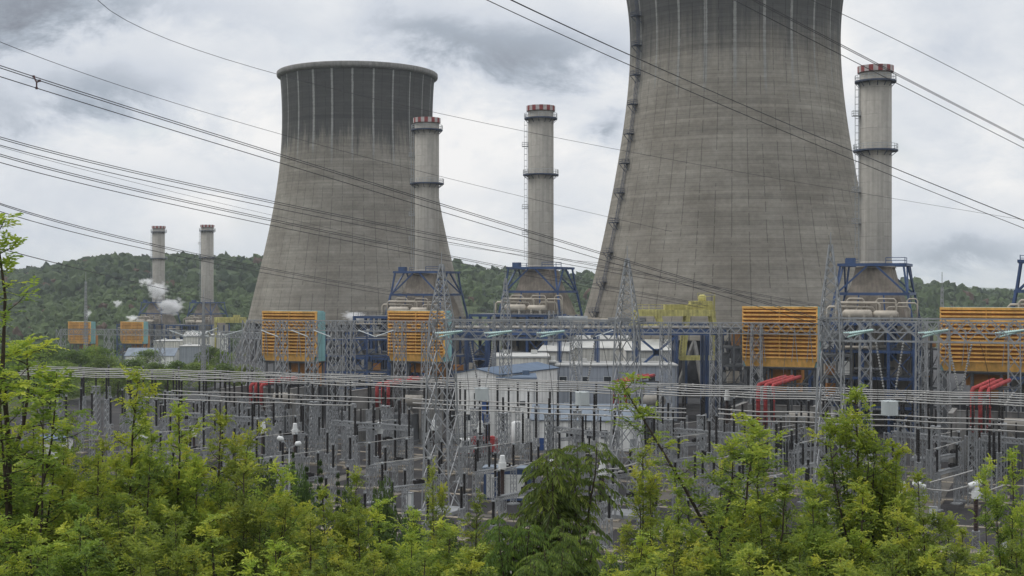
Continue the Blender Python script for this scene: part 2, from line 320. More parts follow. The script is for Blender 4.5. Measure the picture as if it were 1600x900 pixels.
def setting():
    xs = np.concatenate([np.linspace(-9000, -450, 18), np.linspace(-400, 400, 161), np.linspace(450, 9000, 18)])
    ys = np.concatenate([np.linspace(-300, -10, 12), np.linspace(-6, 120, 90), np.linspace(125, 600, 70), np.linspace(650, 9000, 20)])
    tag(grid_mesh('ground', xs, ys, ground_z, M['soil']), None, None, None, 'structure')
    b = MB(); b.quad([(-118, 96, .02), (190, 96, .02), (190, 345, .02), (-118, 345, .02)])
    tag(b.build('gravel_yard', M['yard']), None, None, None, 'structure')
    b = MB(); b.quad([(-118, 345, .015), (300, 345, .015), (300, 640, .015), (-118, 640, .015)]); b.quad([(190, 200, .015), (300, 200, .015), (300, 345, .015), (190, 345, .015)])
    tag(b.build('plant_apron', M['road']), None, None, None, 'structure')
    # service road between the yard and the power units, with kerbs
    def strip(v0, v1, z): return [tuple(Y(-75, v0, z)), tuple(Y(110, v0, z)), tuple(Y(110, v1, z)), tuple(Y(-75, v1, z))]
    b = MB(); b.quad(strip(39.5, 45.5, .03)); tag(b.build('service_road', M['road']), None, None, None, 'structure')
    for va, vc, ua, uc in ((-25.2, -23.4, -80, 75), (12.9, 14.2, -85, 80)):
        b = MB(); b.quad([tuple(Y(ua, va, .04)), tuple(Y(uc, va, .04)), tuple(Y(uc, vc, .04)), tuple(Y(ua, vc, .04))]); tag(b.build('yard_path', M['path']), None, None, None, 'structure')
    for uu in (-30, 22, 58):
        b = MB(); b.quad([tuple(Y(uu, -62, .06)), tuple(Y(uu + 3, -62, .06)), tuple(Y(uu + 3, 39, .06)), tuple(Y(uu, 39, .06))]); tag(b.build('yard_path', M['path']), None, None, None, 'structure')
    for v in (39.3, 45.7):
        b = MB(); b.box((0, 0, 0.07), (185, 0.25, 0.14)); o = b.build('road_kerb', M['slab'], None, Y(17, v, 0.02)); o.rotation_euler[2] = TH
        tag(o, None, None, None, 'structure')
    # hills
    cx = np.array([-1500, -300, 0, 80, 150, 190, 240, 300, 380, 450, 560, 710, 760, 880, 950, 1100, 1300, 1440, 1480, 1520, 1600, 1750, 3100], float)
    cy = np.array([420, 425, 430, 420, 405, 402, 405, 401, 406, 407, 405, 409, 422, 428, 430, 434, 440, 442, 445, 455, 460, 460, 460], float)
    def hill_z(X, Yy):
        px = 800 + F * X / Yy; zc = EYE + (450 - np.interp(px, cx, cy)) / F * 1500 - 8
        s = sstep(780, 1520, Yy) ** 0.9 * (1 - 0.6 * sstep(1560, 2600, Yy))
        rough = 4.5 * np.sin(X * .021 + 1.3) * np.sin(Yy * .013 + .4) + 3 * np.sin(X * .047) * np.sin(Yy * .031)
        return -16 + (zc + 16) * s + rough * np.clip((Yy - 800) / 300, 0, 1) * np.clip((1500 - Yy) / 150, 0, 1)
    us = np.linspace(-1.15, 1.15, 150); ds = np.linspace(770, 2600, 60)
    U, Dm = np.meshgrid(us, ds); X = U * Dm; Z = hill_z(X, Dm)
    n = len(us); v = np.stack([X.ravel(), Dm.ravel(), Z.ravel()], 1); i = (np.arange(len(ds) - 1)[:, None] * n + np.arange(n - 1)[None]).ravel()
    f = np.stack([i, i + 1, i + n + 1, i + n], 1)
    me = bpy.data.meshes.new('hills'); me.from_pydata(v.tolist(), [], f.tolist()); me.materials.append(M['hillsoil'])
    me.polygons.foreach_set('use_smooth', [True] * len(f)); o = bpy.data.objects.new('hills', me); COL.objects.link(o); tag(o, None, None, None, 'structure')
    # pale ridge far beyond
    b = MB(); rnd = random.Random(4); N = 80; xs2 = np.linspace(-5200, 5200, N)
    prof = [EYE + 4 + 13 * math.sin(x * .0011 + 1.2) + 5 * math.sin(x * .0043) for x in xs2]
    for k in range(N - 1):
        b.quad([(xs2[k], 5000, -20), (xs2[k + 1], 5000, -20), (xs2[k + 1], 5900, prof[k + 1]), (xs2[k], 5900, prof[k])], 0, True)
        b.quad([(xs2[k], 5900, prof[k]), (xs2[k + 1], 5900, prof[k + 1]), (xs2[k + 1], 6900, -20), (xs2[k], 6900, -20)], 0, True)
    tag(b.build('distant_hills', M['hillsoil']), None, None, None, 'structure')
    # woods on the hillside: many small uneven crowns in one mesh
    import bmesh
    bm = bmesh.new(); bmesh.ops.create_icosphere(bm, subdivisions=2, radius=1.0)
    iv = np.array([w.co[:] for w in bm.verts]); fi = np.array([[q.index for q in g.verts] for g in bm.faces]); bm.free()
    rs = np.random.RandomState(7)
    px = np.concatenate([rs.uniform(-120, 490, 8600), rs.uniform(660, 1000, 1500), rs.uniform(1380, 1720, 1700)])
    D = np.sqrt(rs.uniform(860 ** 2, 1580 ** 2, len(px)))
    X = (px - 800) / F * D; Z = hill_z(X, D)
    clear = (np.sin(X * .016 + D * .009) + np.sin(X * .007 - D * .017 + 1) + rs.normal(0, .4, len(px))) > .95
    keep = ~(clear & (D < 1380)); X, D, Z = X[keep], D[keep], Z[keep]; K = len(X)
    low = D < 1180
    r = (2.0 + 4.2 * rs.rand(K) ** 1.8) * np.where(low, 0.68, 1.0); h = r * rs.uniform(0.8, 1.45, K)
    V = iv[None] * (1 + rs.normal(0, 0.24, (K, len(iv), 1))) * np.stack([r, r, h], 1)[:, None, :]
    V += np.stack([X, D, Z + h * 0.6], 1)[:, None, :]
    patch = np.sin(X * .012 + 2) * np.sin(D * .011) * 0.5 + np.where(low, 0.35, 0) + rs.normal(0, .5, K)
    t = np.clip(0.5 + 0.5 * patch, 0, 1)[:, None]
    tint = (1 - t) * np.array([[0.014, 0.032, 0.011]]) + t * np.array([[0.070, 0.110, 0.032]])
    tint[rs.rand(K) < 0.02] = (0.085, 0.05, 0.03)
    np_mesh('hillside_forest', V.reshape(-1, 3), (fi[None] + (np.arange(K) * len(iv))[:, None, None]).reshape(-1, 3), np.repeat(tint, len(iv), 0), M['far_leaf'], kind='stuff', smooth=False)

def np_mesh(name, V, Fc, tint, mat, parent=None, kind=None, smooth=False):
    me = bpy.data.meshes.new(name); nv, nf, k = len(V), len(Fc), Fc.shape[1]
    me.vertices.add(nv); me.vertices.foreach_set('co', np.ascontiguousarray(V, np.float32).ravel())
    me.loops.add(nf * k); me.loops.foreach_set('vertex_index', np.ascontiguousarray(Fc, np.int32).ravel())
    me.polygons.add(nf); me.polygons.foreach_set('loop_start', np.arange(nf, dtype=np.int32) * k)
    try: me.polygons.foreach_set('loop_total', np.full(nf, k, np.int32))
    except Exception: pass
    if tint is not None:
        a = me.attributes.new('tint', 'FLOAT_COLOR', 'POINT'); c = np.ones((nv, 4), np.float32); c[:, :3] = tint; a.data.foreach_set('color', c.ravel())
    me.materials.append(mat); me.update(calc_edges=True); me.validate()
    me.polygons.foreach_set('use_smooth', [smooth] * len(me.polygons))
    o = bpy.data.objects.new(name, me); COL.objects.link(o)
    if parent is not None: o.parent = parent
    if kind: o['kind'] = kind
    return o

# ------------------------------------------------------------------ cooling towers
def shell_material(dark_lo, dark_hi, name, seams, stripes, ph, dk=0.043, rk=.285, ra=.85):
    m = bpy.data.materials.new(name); m.use_nodes = True; t = NT(m.node_tree)
    tc = t.n('ShaderNodeTexCoord').outputs['Object']; x, y, z = t.n('ShaderNodeSeparateXYZ', inp={0: tc}).outputs
    ang = t.m('DIVIDE', t.m('ARCTAN2', y, x), 2 * math.pi)
    nl = t.n('ShaderNodeTexNoise', inp={'Vector': tc, 'Scale': 0.06, 'Detail': 7.0, 'Roughness': 0.65}).outputs[0]
    nf = t.n('ShaderNodeTexNoise', inp={'Vector': tc, 'Scale': 0.9, 'Detail': 5.0, 'Roughness': 0.7}).outputs[0]
    mp = t.n('ShaderNodeMapping', inp={'Vector': tc, 'Scale': (0.25, 0.25, 0.012)}).outputs[0]
    ns = t.n('ShaderNodeTexNoise', inp={'Vector': mp, 'Scale': 2.4, 'Detail': 6.0, 'Roughness': 0.7}).outputs[0]
    mh = t.n('ShaderNodeMapping', inp={'Vector': tc, 'Scale': (0.02, 0.02, 0.55)}).outputs[0]
    nh = t.n('ShaderNodeTexNoise', inp={'Vector': mh, 'Scale': 1.0, 'Detail': 6.0, 'Roughness': 0.75}).outputs[0]
    # lift joints and vertical form joints
    fr = t.m('FRACT', t.m('DIVIDE', z, 1.25)); joint = t.m('LESS_THAN', fr, 0.13)
    lift = t.n('ShaderNodeTexWhiteNoise', noise_dimensions='1D', inp={'W': t.m('FLOOR', t.m('DIVIDE', z, 1.25))}).outputs[0]
    sv = t.m('ABSOLUTE', t.m('SUBTRACT', t.m('FRACT', t.m('ADD', t.m('MULTIPLY', ang, float(seams)), t.m('MULTIPLY', t.m('SUBTRACT', nf, 0.5), 0.09))), 0.5))
    broken = t.m('GREATER_THAN', t.n('ShaderNodeTexNoise', inp={'Vector': tc, 'Scale': 0.35, 'Detail': 4.0}).outputs[0], 0.44)
    seam = t.m('MULTIPLY', t.m('LESS_THAN', sv, 0.026), broken)
    blk = t.n('ShaderNodeCombineXYZ', inp={0: t.m('FLOOR', t.m('MULTIPLY', ang, float(seams * 2))), 1: t.m('FLOOR', t.m('DIVIDE', z, 1.25)), 2: 0.0}).outputs[0]
    bn = t.n('ShaderNodeTexWhiteNoise', noise_dimensions='2D', inp={'Vector': blk}).outputs[0]
    # dark biological staining of the upper shell, missing along the vertical wind ribs
    lim = t.m('ADD', z, t.m('ADD', t.m('MULTIPLY', t.m('SUBTRACT', ns, 0.5), 26.0), t.m('MULTIPLY', t.m('SUBTRACT', nl, 0.5), 22.0)))
    stain = t.maprange(lim, dark_lo, dark_hi, 0.0, 1.0)
    sa = t.m('SUBTRACT', t.m('FRACT', t.m('ADD', t.m('MULTIPLY', ang, float(stripes)), ph)), 0.5)
    sw = t.m('ADD', 0.038, t.m('MULTIPLY', t.m('SUBTRACT', nf, 0.5), 0.03))
    idx = t.n('ShaderNodeTexWhiteNoise', noise_dimensions='1D', inp={'W': t.m('FLOOR', t.m('ADD', t.m('MULTIPLY', ang, float(stripes)), ph))}).outputs[0]
    rib = t.m('LESS_THAN', t.m('ABSOLUTE', sa), t.m('MULTIPLY', sw, t.m('ADD', 0.75, t.m('MULTIPLY', idx, 0.9))))
    ribz = t.m('MULTIPLY', rib, t.maprange(lim, dark_lo - 6, dark_lo + 4, 0.0, 1.0))
    base = t.mix(t.maprange(nl, 0.3, 0.7, 0, 1), (0.205, 0.187, 0.157, 1), (0.295, 0.275, 0.237, 1))
    base = t.mix(t.m('MULTIPLY', stain, t.m('ADD', 0.78, t.m('MULTIPLY', nf, 0.2))), base, (dk, dk * 1.04, dk * 1.08, 1))
    base = t.mix(t.m('MULTIPLY', ribz, ra), base, (rk, rk * 1.01, rk * .96, 1))
    k = t.m('MULTIPLY', t.maprange(nf, 0.2, 0.8, 0.86, 1.12), t.maprange(nh, 0.25, 0.75, 0.78, 1.18))
    k = t.m('MULTIPLY', k, t.m('ADD', 0.94, t.m('MULTIPLY', lift, 0.12))); k = t.m('MULTIPLY', k, t.m('ADD', 0.955, t.m('MULTIPLY', bn, 0.09)))
    k = t.m('MULTIPLY', k, t.m('SUBTRACT', 1.0, t.m('MULTIPLY', joint, 0.16))); k = t.m('MULTIPLY', k, t.m('SUBTRACT', 1.0, t.m('MULTIPLY', seam, 0.42)))
    c = t.n('ShaderNodeVectorMath', operation='SCALE', inp={0: base, 3: k}).outputs[0]
    p = t.n('ShaderNodeBsdfPrincipled', inp={'Base Color': c, 'Roughness': 0.92, 'Specular IOR Level': 0.2})
    t.nt.links.new(t.n('ShaderNodeBump', inp={'Strength': 0.35, 'Distance': 0.12, 'Height': t.m('SUBTRACT', t.m('MULTIPLY', nf, 0.6), t.m('MULTIPLY', joint, 0.7))}).outputs[0], p.inputs['Normal'])
    t.n('ShaderNodeOutputMaterial', inp={0: p.outputs[0]}); return m

def cooling_tower(px, D, prof, label, mat, ladder):
    t = thing('cooling_tower', label, 'cooling tower', G(px, D, 0))
    zz = np.array([p[1] for p in prof]); rr = np.array([p[0] for p in prof]); o = np.argsort(zz); zz, rr = zz[o], rr[o]
    cf = np.polyfit(zz, rr, 4); rad = lambda z: float(np.polyval(cf, z))
    zt = zz[-1]; zs = np.linspace(15.5, zt, 70)
    b = MB(); outer = [(rad(z), z) for z in zs]; inner = [(rad(z) - 0.7, z) for z in zs[::-1]]
    b.lathe(outer + inner + [outer[0]], 144, 0, cap=False); b.build('shell', mat, t)
    b = MB(); r = rad(zt)
    b.lathe([(r - .75, zt - .4), (r + .05, zt - .9), (r + 1.3, zt - .2), (r + 1.45, zt + .1), (r + 1.45, zt + 1.5), (r + 1.2, zt + 1.7), (r - .75, zt + 1.7), (r - .75, zt - .4)], 144, 0, cap=False)
    b.build('rim', M['concrete'], t)
    b = MB(); b.lathe([(rad(15.5) - 2, -1), (rad(15.5) - 2, 15.5)], 72); b.build('shaded_inside_drum', M['dark'], t)  # dark drum behind the columns, standing in for the shaded tower inside
    r0, r1 = rad(15.5) + 5.5, rad(15.5) - 0.4; n = 40; da = math.pi / n
    b = MB(); b.bar((r0, 0, -14), (r0, 0, 0), 0.9)
    for s in (-1, 1): b.bar((r0, 0, 0), (r1 * math.cos(s * da), r1 * math.sin(s * da), 15.5), 0.85)
    c0 = b.build('column', M['concrete'], t)
    for k in range(1, n):
        c = c0.copy(); COL.objects.link(c); c.parent = t; c.rotation_euler = (0, 0, 2 * math.pi * k / n)
    if ladder is not None:
        L = MB(); a = ladder; ca, sa = math.cos(a), math.sin(a); tx, ty = -sa, ca
        pt = lambda z, o=0.9, s=0.0: Vector((ca * (rad(z) + o) + tx * s, sa * (rad(z) + o) + ty * s, z))
        zl = np.linspace(8, zt, 60)
        for i in range(59):
            for s in (-.32, .32):
                for off in (.3, .95): L.bar(pt(zl[i], off, s), pt(zl[i + 1], off, s), 0.1)
            L.bar(pt(zl[i], .3, -.32), pt(zl[i], .3, .32), .07); L.bar(pt(zl[i], .95, -.32), pt(zl[i], .95, .32), .07)
            L.bar(pt(zl[i], .3, -.32), pt(zl[i + 1], .95, -.32), .07)
        L.build('ladder', M['ladder'], t)
        for z in np.arange(14, zt - 2, 8.9):
            p = MB(); q = [pt(z, .1, -1.3), pt(z, .1, 1.3), pt(z, 2.3, 1.3), pt(z, 2.3, -1.3)]
            for k in range(4): p.bar(q[k], q[(k + 1) % 4], .16)
            c = sum(q, Vector()) / 4
            p.quad(q); p.quad([v - Vector((0, 0, .1)) for v in q][::-1]); p.railing([q[0], q[3], q[2], q[1]], 1.2, .09)
            for k in (2, 3): p.bar(q[k], pt(z - 2.2, .1, 1.3 if k == 2 else -1.3), .14)
            p.build('platform', M['ladder'], t)
    return t
M['ladder'] = material('dark_blue_steel', (0.045, 0.06, 0.10), 0.6, 0.1, 0.2, 0.5)
def towers():
    k = 570 / F; prof = [(h * k, 30 + (450 - y) * k) for y, h in ((122, 119.5), (160, 117.5), (200, 117), (250, 119), (310, 127), (370, 139), (430, 152), (500, 169))]
    cooling_tower(559, 570, prof, 'left cooling tower, farther one with its whole dark stained top in view', shell_material(84, 97, 'stained_concrete_shell', 52, 24, 0.31), None)
    k = 412 / F; prof = [(33.9, 123.5), (32.9, 118)] + [(h * k, 30 + (450 - y) * k) for y, h in ((60, 163.5), (100, 162.5), (140, 164), (180, 169), (225, 177), (270, 185), (345, 198), (430, 217), (500, 237))]
    cooling_tower(1147, 412, prof, 'large near cooling tower with a caged ladder up its left edge', shell_material(90, 112, 'weathered_concrete_shell', 52, 24, 0.1, .055, .25, .85), R(180 + 20))

# ------------------------------------------------------------------ chimneys and boiler houses
def ring_platform(name, r0, r1, z, parent, rail=True):
    b = MB(); b.lathe([(r0, z), (r1, z), (r1, z + .35), (r0, z + .35), (r0, z)], 28, 0, cap=False, smooth=False)
    for k in range(14):
        a = 2 * math.pi * k / 14; b.bar((r0 * math.cos(a), r0 * math.sin(a), z - 1.0), ((r1 - .1) * math.cos(a), (r1 - .1) * math.sin(a), z), .12)
    o = b.build(name, M['ladder'], parent)
    q = MB(); pts = [(r1 * .985 * math.cos(2 * math.pi * k / 28), r1 * .985 * math.sin(2 * math.pi * k / 28), z + .35) for k in range(28)]
    q.railing(pts, 1.2, .08, True); q.build('railing', M['galv_light'], o)
    return o
def chimney_material():
    m = bpy.data.materials.new('chimney_cladding'); m.use_nodes = True; t = NT(m.node_tree)
    tc = t.n('ShaderNodeTexCoord').outputs['Object']; x, y, z = t.n('ShaderNodeSeparateXYZ', inp={0: tc}).outputs
    ang = t.m('DIVIDE', t.m('ARCTAN2', y, x), 2 * math.pi)
    row = t.m('FLOOR', t.m('DIVIDE', z, 3.0)); seg = t.m('FLOOR', t.m('ADD', t.m('MULTIPLY', ang, 14.0), t.m('MULTIPLY', row, 0.5)))
    bn = t.n('ShaderNodeTexWhiteNoise', noise_dimensions='2D', inp={'Vector': t.n('ShaderNodeCombineXYZ', inp={0: seg, 1: row, 2: 0.0}).outputs[0]}).outputs[0]
    jz = t.m('LESS_THAN', t.m('FRACT', t.m('DIVIDE', z, 3.0)), 0.04)
    mp = t.n('ShaderNodeMapping', inp={'Vector': tc, 'Scale': (0.9, 0.9, 0.03)}).outputs[0]
    ns = t.n('ShaderNodeTexNoise', inp={'Vector': mp, 'Scale': 1.3, 'Detail': 6.0, 'Roughness': 0.65}).outputs[0]
    nf = t.n('ShaderNodeTexNoise', inp={'Vector': tc, 'Scale': 0.7, 'Detail': 6.0, 'Roughness': 0.7}).outputs[0]
    k = t.m('MULTIPLY', t.maprange(ns, 0.3, 0.7, 0.80, 1.1), t.maprange(nf, 0.25, 0.75, 0.9, 1.1))
    k = t.m('MULTIPLY', k, t.m('ADD', 0.93, t.m('MULTIPLY', bn, 0.11))); k = t.m('MULTIPLY', k, t.m('SUBTRACT', 1.0, t.m('MULTIPLY', t.m('MULTIPLY', jz, bn), 0.4)))
    c = t.n('ShaderNodeVectorMath', operation='SCALE', inp={0: (0.325, 0.308, 0.275), 3: k}).outputs[0]
    p = t.n('ShaderNodeBsdfPrincipled', inp={'Base Color': c, 'Roughness': 0.7, 'Specular IOR Level': 0.3})
    t.n('ShaderNodeOutputMaterial', inp={0: p.outputs[0]}); return m
M['stack'] = chimney_material()
M['bandwhite'] = material('white_band_paint', (0.42, 0.38, 0.37), 0.6, 0, 0.2, 1.0); M['bandred'] = material('red_band_paint', (0.22, 0.045, 0.045), 0.6, 0, 0.2, 1.0)

def chimney(loc, rz, label):
    """44 m of steel chimney standing on the boiler outlet"""
    t = thing('chimney', label, 'chimney', loc, rz, 'chimneys of the power units')
    b = MB(); b.lathe([(3.5, 0), (3.5, 43), (3.3, 43), (3.3, 40)], 40, 0, cap=False); b.lathe([(3.6, -.3), (3.6, .5)], 40); b.build('shaft', M['stack'], t)
    b = MB(); n = 24
    for k in range(n):
        a0, a1 = 2 * math.pi * k / n, 2 * math.pi * (k + 1) / n; r0, r1 = 3.5, 3.95
        c = lambda r, a, z: (r * math.cos(a), r * math.sin(a), z)
        m = k % 2
        b.quad([c(r1, a0, 42.6), c(r1, a1, 42.6), c(r1, a1, 44), c(r1, a0, 44)], m); b.quad([c(r1, a0, 44), c(r1, a1, 44), c(r0, a1, 44), c(r0, a0, 44)], m)
        b.quad([c(r0, a0, 42.6), c(r0, a1, 42.6), c(r1, a1, 42.6), c(r1, a0, 42.6)][::-1], m); b.quad([c(r0, a1, 43), c(r0, a0, 43), c(r0, a0, 44), c(r0, a1, 44)], m)
    b.build('warning_band', [M['bandwhite'], M['bandred']], t)
    ring_platform('platform', 3.5, 4.55, 40.4, t); ring_platform('platform', 3.5, 4.9, 25.0, t)
    L = MB(); x0 = 4.1; a = math.pi + R(22)
    ca, sa = math.cos(a), math.sin(a); pt = lambda o, s, z: Vector((ca * o - sa * s, sa * o + ca * s, z))
    for s in (-.35, .35): L.bar(pt(3.75, s, 0), pt(3.75, s, 40), .1); L.bar(pt(4.5, s, 2), pt(4.5, s, 40), .07)
    for z in np.arange(.5, 40, 0.8): L.bar(pt(3.75, -.35, z), pt(3.75, .35, z), .07)
    for z in np.arange(2, 40, 1.6):
        for s in (-.35, .35): L.bar(pt(3.75, s, z), pt(4.5, s, z), .06)
        L.bar(pt(4.5, -.35, z), pt(4.5, .35, z), .06)
    L.build('ladder', M['galv_light'], t)
    for z in (9, 16, 33):
        p = MB(); p.box(tuple(pt(4.3, 0, z)), (1.7, 1.5, .12), a); q = [pt(3.5, .75, z), pt(5.1, .75, z), pt(5.1, -.75, z), pt(3.5, -.75, z)]; p.railing(q, 1.1, .07)
        p.build('rest_platform', M['galv'], t)
    return t

def boiler_house(loc, rz, label):
    """steam boiler under a chimney: clad casing, outlet hood, blue frame, drums, pipes"""
    t = thing('boiler_house', label, 'boiler house', loc, rz, 'boiler houses of the power units')
    b = MB(); b.box((0, 1, 11.5), (17, 17, 23)); b.build('casing', M['tan_grey'], t)
    b = MB(); q = math.sqrt(2)
    b.lathe([(7.6 * q, 23), (6.7 * q, 26.0), (4.7 * q, 31.3), (3.8 * q, 35.2)], 4, 0, smooth=False, ph=math.pi / 4)
    b.box((0, 0, 32.6), (8.7, 8.7, .5)); b.build('outlet_hood', M['tan'], t)
    b = MB(); b.lathe([(4.6, 35.0), (3.65, 35.9)], 28); b.build('outlet_collar', M['tan_grey'], t)
    f = MB()
    for z, h in ((35.7, 7.0), (29.3, 7.7)):
        for s in (-1, 1):
            f.bar((-h, s * h, z), (h, s * h, z), .7, h=.6); f.bar((s * h, -h, z), (s * h, h, z), .7, h=.6)
    for s in (-1, 1):
        f.bar((-7, s * 4.3, 35.7), (7, s * 4.3, 35.7), .6, h=.5)
        for e in (-1, 1):
            f.bar((e * 6.7, s * 6.9, 35.6), (e * 7.6, s * 7.6, 29.3), .42); f.bar((e * 1.0, s * 6.9, 35.4), (e * 7.3, s * 7.6, 29.5), .38)
            f.bar((e * 6.9, s * 1.0, 35.4), (e * 7.6, s * 7.3, 29.5), .38); f.bar((e * 8.8, s * 8.8, 0), (e * 8.8, s * 8.8, 23), .55); f.bar((e * 8.8, s * 8.8, 23), (e * 7.7, s * 7.7, 29.3), .5)
            f.bar((e * 3.2, s * 9.1, 0), (e * 3.2, s * 9.1, 23), .5); f.bar((e * 3.2, s * 9.1, 23), (e * 2.6, s * 7.7, 29.3), .3)
            f.bar((e * 9.1, s * 3.2, 0), (e * 9.1, s * 3.2, 23), .5)
    f.box((-4.5, -6.5, 36.6), (2.0, 1.6, 1.2)); f.railing([(3, -7, 36), (7, -7, 36), (7, -3, 36)], 1.2, .14); f.railing([(-7, 3, 36), (-7, 7, 36), (-2, 7, 36)], 1.2, .12)
    f.build('upper_frame', M['blue'], t)
    f = MB(); us = (-10.5, -5.2, 0.2, 5.4, 10.5); vs = (-24, -17.5, -11)
    for v in vs:
        for u in us: f.bar((u, v, 0), (u, v, 23.5), .62)
        for z in (6, 12, 17.5, 23.2): f.bar((-10.5, v, z), (10.5, v, z), .4, h=.6)
    for u in us:
        for z in (6, 12, 17.5, 23.2): f.bar((u, -24, z), (u, -9, z), .35, h=.55)
    for a, c in ((0, 1), (3, 4)):
        for z0, z1 in ((0, 6), (6, 12), (12, 17.5), (17.5, 23)): f.bar((us[a], -24, z0), (us[c], -24, z1), .22); f.bar((us[c], -24, z0), (us[a], -24, z1), .22)
    f.build('support_frame', M['blue'], t)
    rnd = random.Random(5)
    for z in (6.3, 12.3, 17.8, 23.5):
        p = MB(); p.box((0, -17, z), (21.5, 13.2, .12)); p.railing([(x, -24.2, z) for x in np.linspace(-10.7, 10.7, 10)], 1.1, .07)
        p.railing([(10.75, y, z) for y in np.linspace(-24, -10.5, 6)], 1.1, .07); p.railing([(-10.75, y, z) for y in np.linspace(-24, -10.5, 6)], 1.1, .07)
        p.build('walkway', M['galv_dark'], t)
    for (x, y, z, L, r) in ((-2.2, -13.5, 25.0, 5.2, 1.0), (3.6, -12.5, 24.9, 4.2, .95)):
        d = MB(); d.tube([(x - L / 2 - .5, y, z), (x - L / 2, y, z), (x + L / 2, y, z), (x + L / 2 + .5, y, z)], [r * .55, r, r, r * .55], 14)
        for e in (-.3, .3): d.box((x + e * L, y, z - r * .8), (.5, 2, 1.4))
        d.build('steam_drum', M['beige'], t)
    for k in range(9):
        p = MB(); x0 = -9 + k * 2.1; z1 = 26.5 + (k % 3) * 0.9; yb = -10.2 - (k % 2) * 0.9; xe = min(9.5, x0 + rnd.uniform(3, 9)); r = rnd.choice([.16, .22, .3])
        p.tube([(x0, yb, rnd.choice([3, 12, 18])), (x0, yb, z1 - .4), (x0 + .4, yb, z1), (xe, yb, z1), (xe + .4, yb, z1 - .4), (xe + .4, yb, rnd.choice([20, 23.6, 24]))], r, 7); p.build('steam_pipe', M['beige'], t)
    for k in range(7):
        p = MB(); z = rnd.uniform(2, 22); x = rnd.uniform(-9.5, 2); p.tube([(x, -24.8, z), (x + rnd.uniform(4, 8), -24.8, z), (x + 8, -18, z)], rnd.choice([.2, .35]), 7); p.build('water_pipe', [M['beige'], M['galv'], M['galv_dark']][k % 3], t)
    for k in range(10):
        p = MB(); x, y, z = rnd.uniform(-9, 9), rnd.uniform(-23, -13), (0, 6.4, 12.4, 17.9)[k % 4]; s = (rnd.uniform(1.2, 3), rnd.uniform(1, 2.5), rnd.uniform(1, 3)); p.box((x, y, z + s[2] / 2), s); p.box((x + .3, y, z + s[2] + .2), (s[0] * .5, s[1] * .6, .4)); p.build('equipment_cabinet', [M['dark'], M['galv_dark'], M['tan_grey'], M['whitewall']][k % 4], t)
    p = MB()
    for i in range(4):
        z = (0, 6.3, 12.3, 17.8)[i]; dz = (6.3, 6, 5.5, 5.7)[i]; y0, y1 = (-24, -18) if i % 2 == 0 else (-18, -24)
        for s in (-.5, .5): p.bar((12 + s, y0, z), (12 + s, y1, z + dz), .16, h=.25)
        for k in range(16): p.box((12, y0 + (y1 - y0) * k / 16, z + dz * k / 16), (1, .28, .05))
        for s in (-.5, .5): p.bar((12 + s, y0, z + 1), (12 + s, y1, z + dz + 1), .07)
    for y in (-24.3, -17.7):
        for x in (11.4, 12.6): p.bar((x, y, 0), (x, y, 24.5), .2)
    p.build('stair_tower', M['galv'], t)
    return t
UNITS = [(667, 383, -1.2), (845, 364, -.3), (1368, 297, -.6), (1648, 285, 0)]
def chimneys():
    n = ['chimney in front of the left cooling tower', 'middle chimney standing alone against the sky between both cooling towers', 'largest chimney, at the right edge of the near cooling tower', 'chimney beyond the right frame edge']
    h = ['boiler house under the chimney in front of the left cooling tower', 'boiler house under the middle chimney between the cooling towers', 'boiler house under the largest chimney right of the near cooling tower', 'rightmost boiler house, only its blue frame corner showing']
    c0 = h0 = None
    for i, (px, D, dz) in enumerate(UNITS):
        p = G(px, D, 36 + dz)
        if i < 3:
            if c0 is None: c0 = chimney(p, TH, n[i])
            else: dup(c0, p, TH, n[i])
        if h0 is None: h0 = boiler_house(G(px, D, dz), TH, h[i])
        else: dup(h0, G(px, D, dz), TH, h[i])
    for px, D, l, l2 in ((248, 775, 'far left chimney rising out of white steam', 'far boiler house wrapped in white steam below the leftmost chimney'), (324, 760, 'second far chimney from the left, clear of the steam', 'far boiler house just left of the left cooling tower')):
        dup(c0, G(px, D, 22), TH, l); dup(h0, G(px, D, -14), TH, l2)

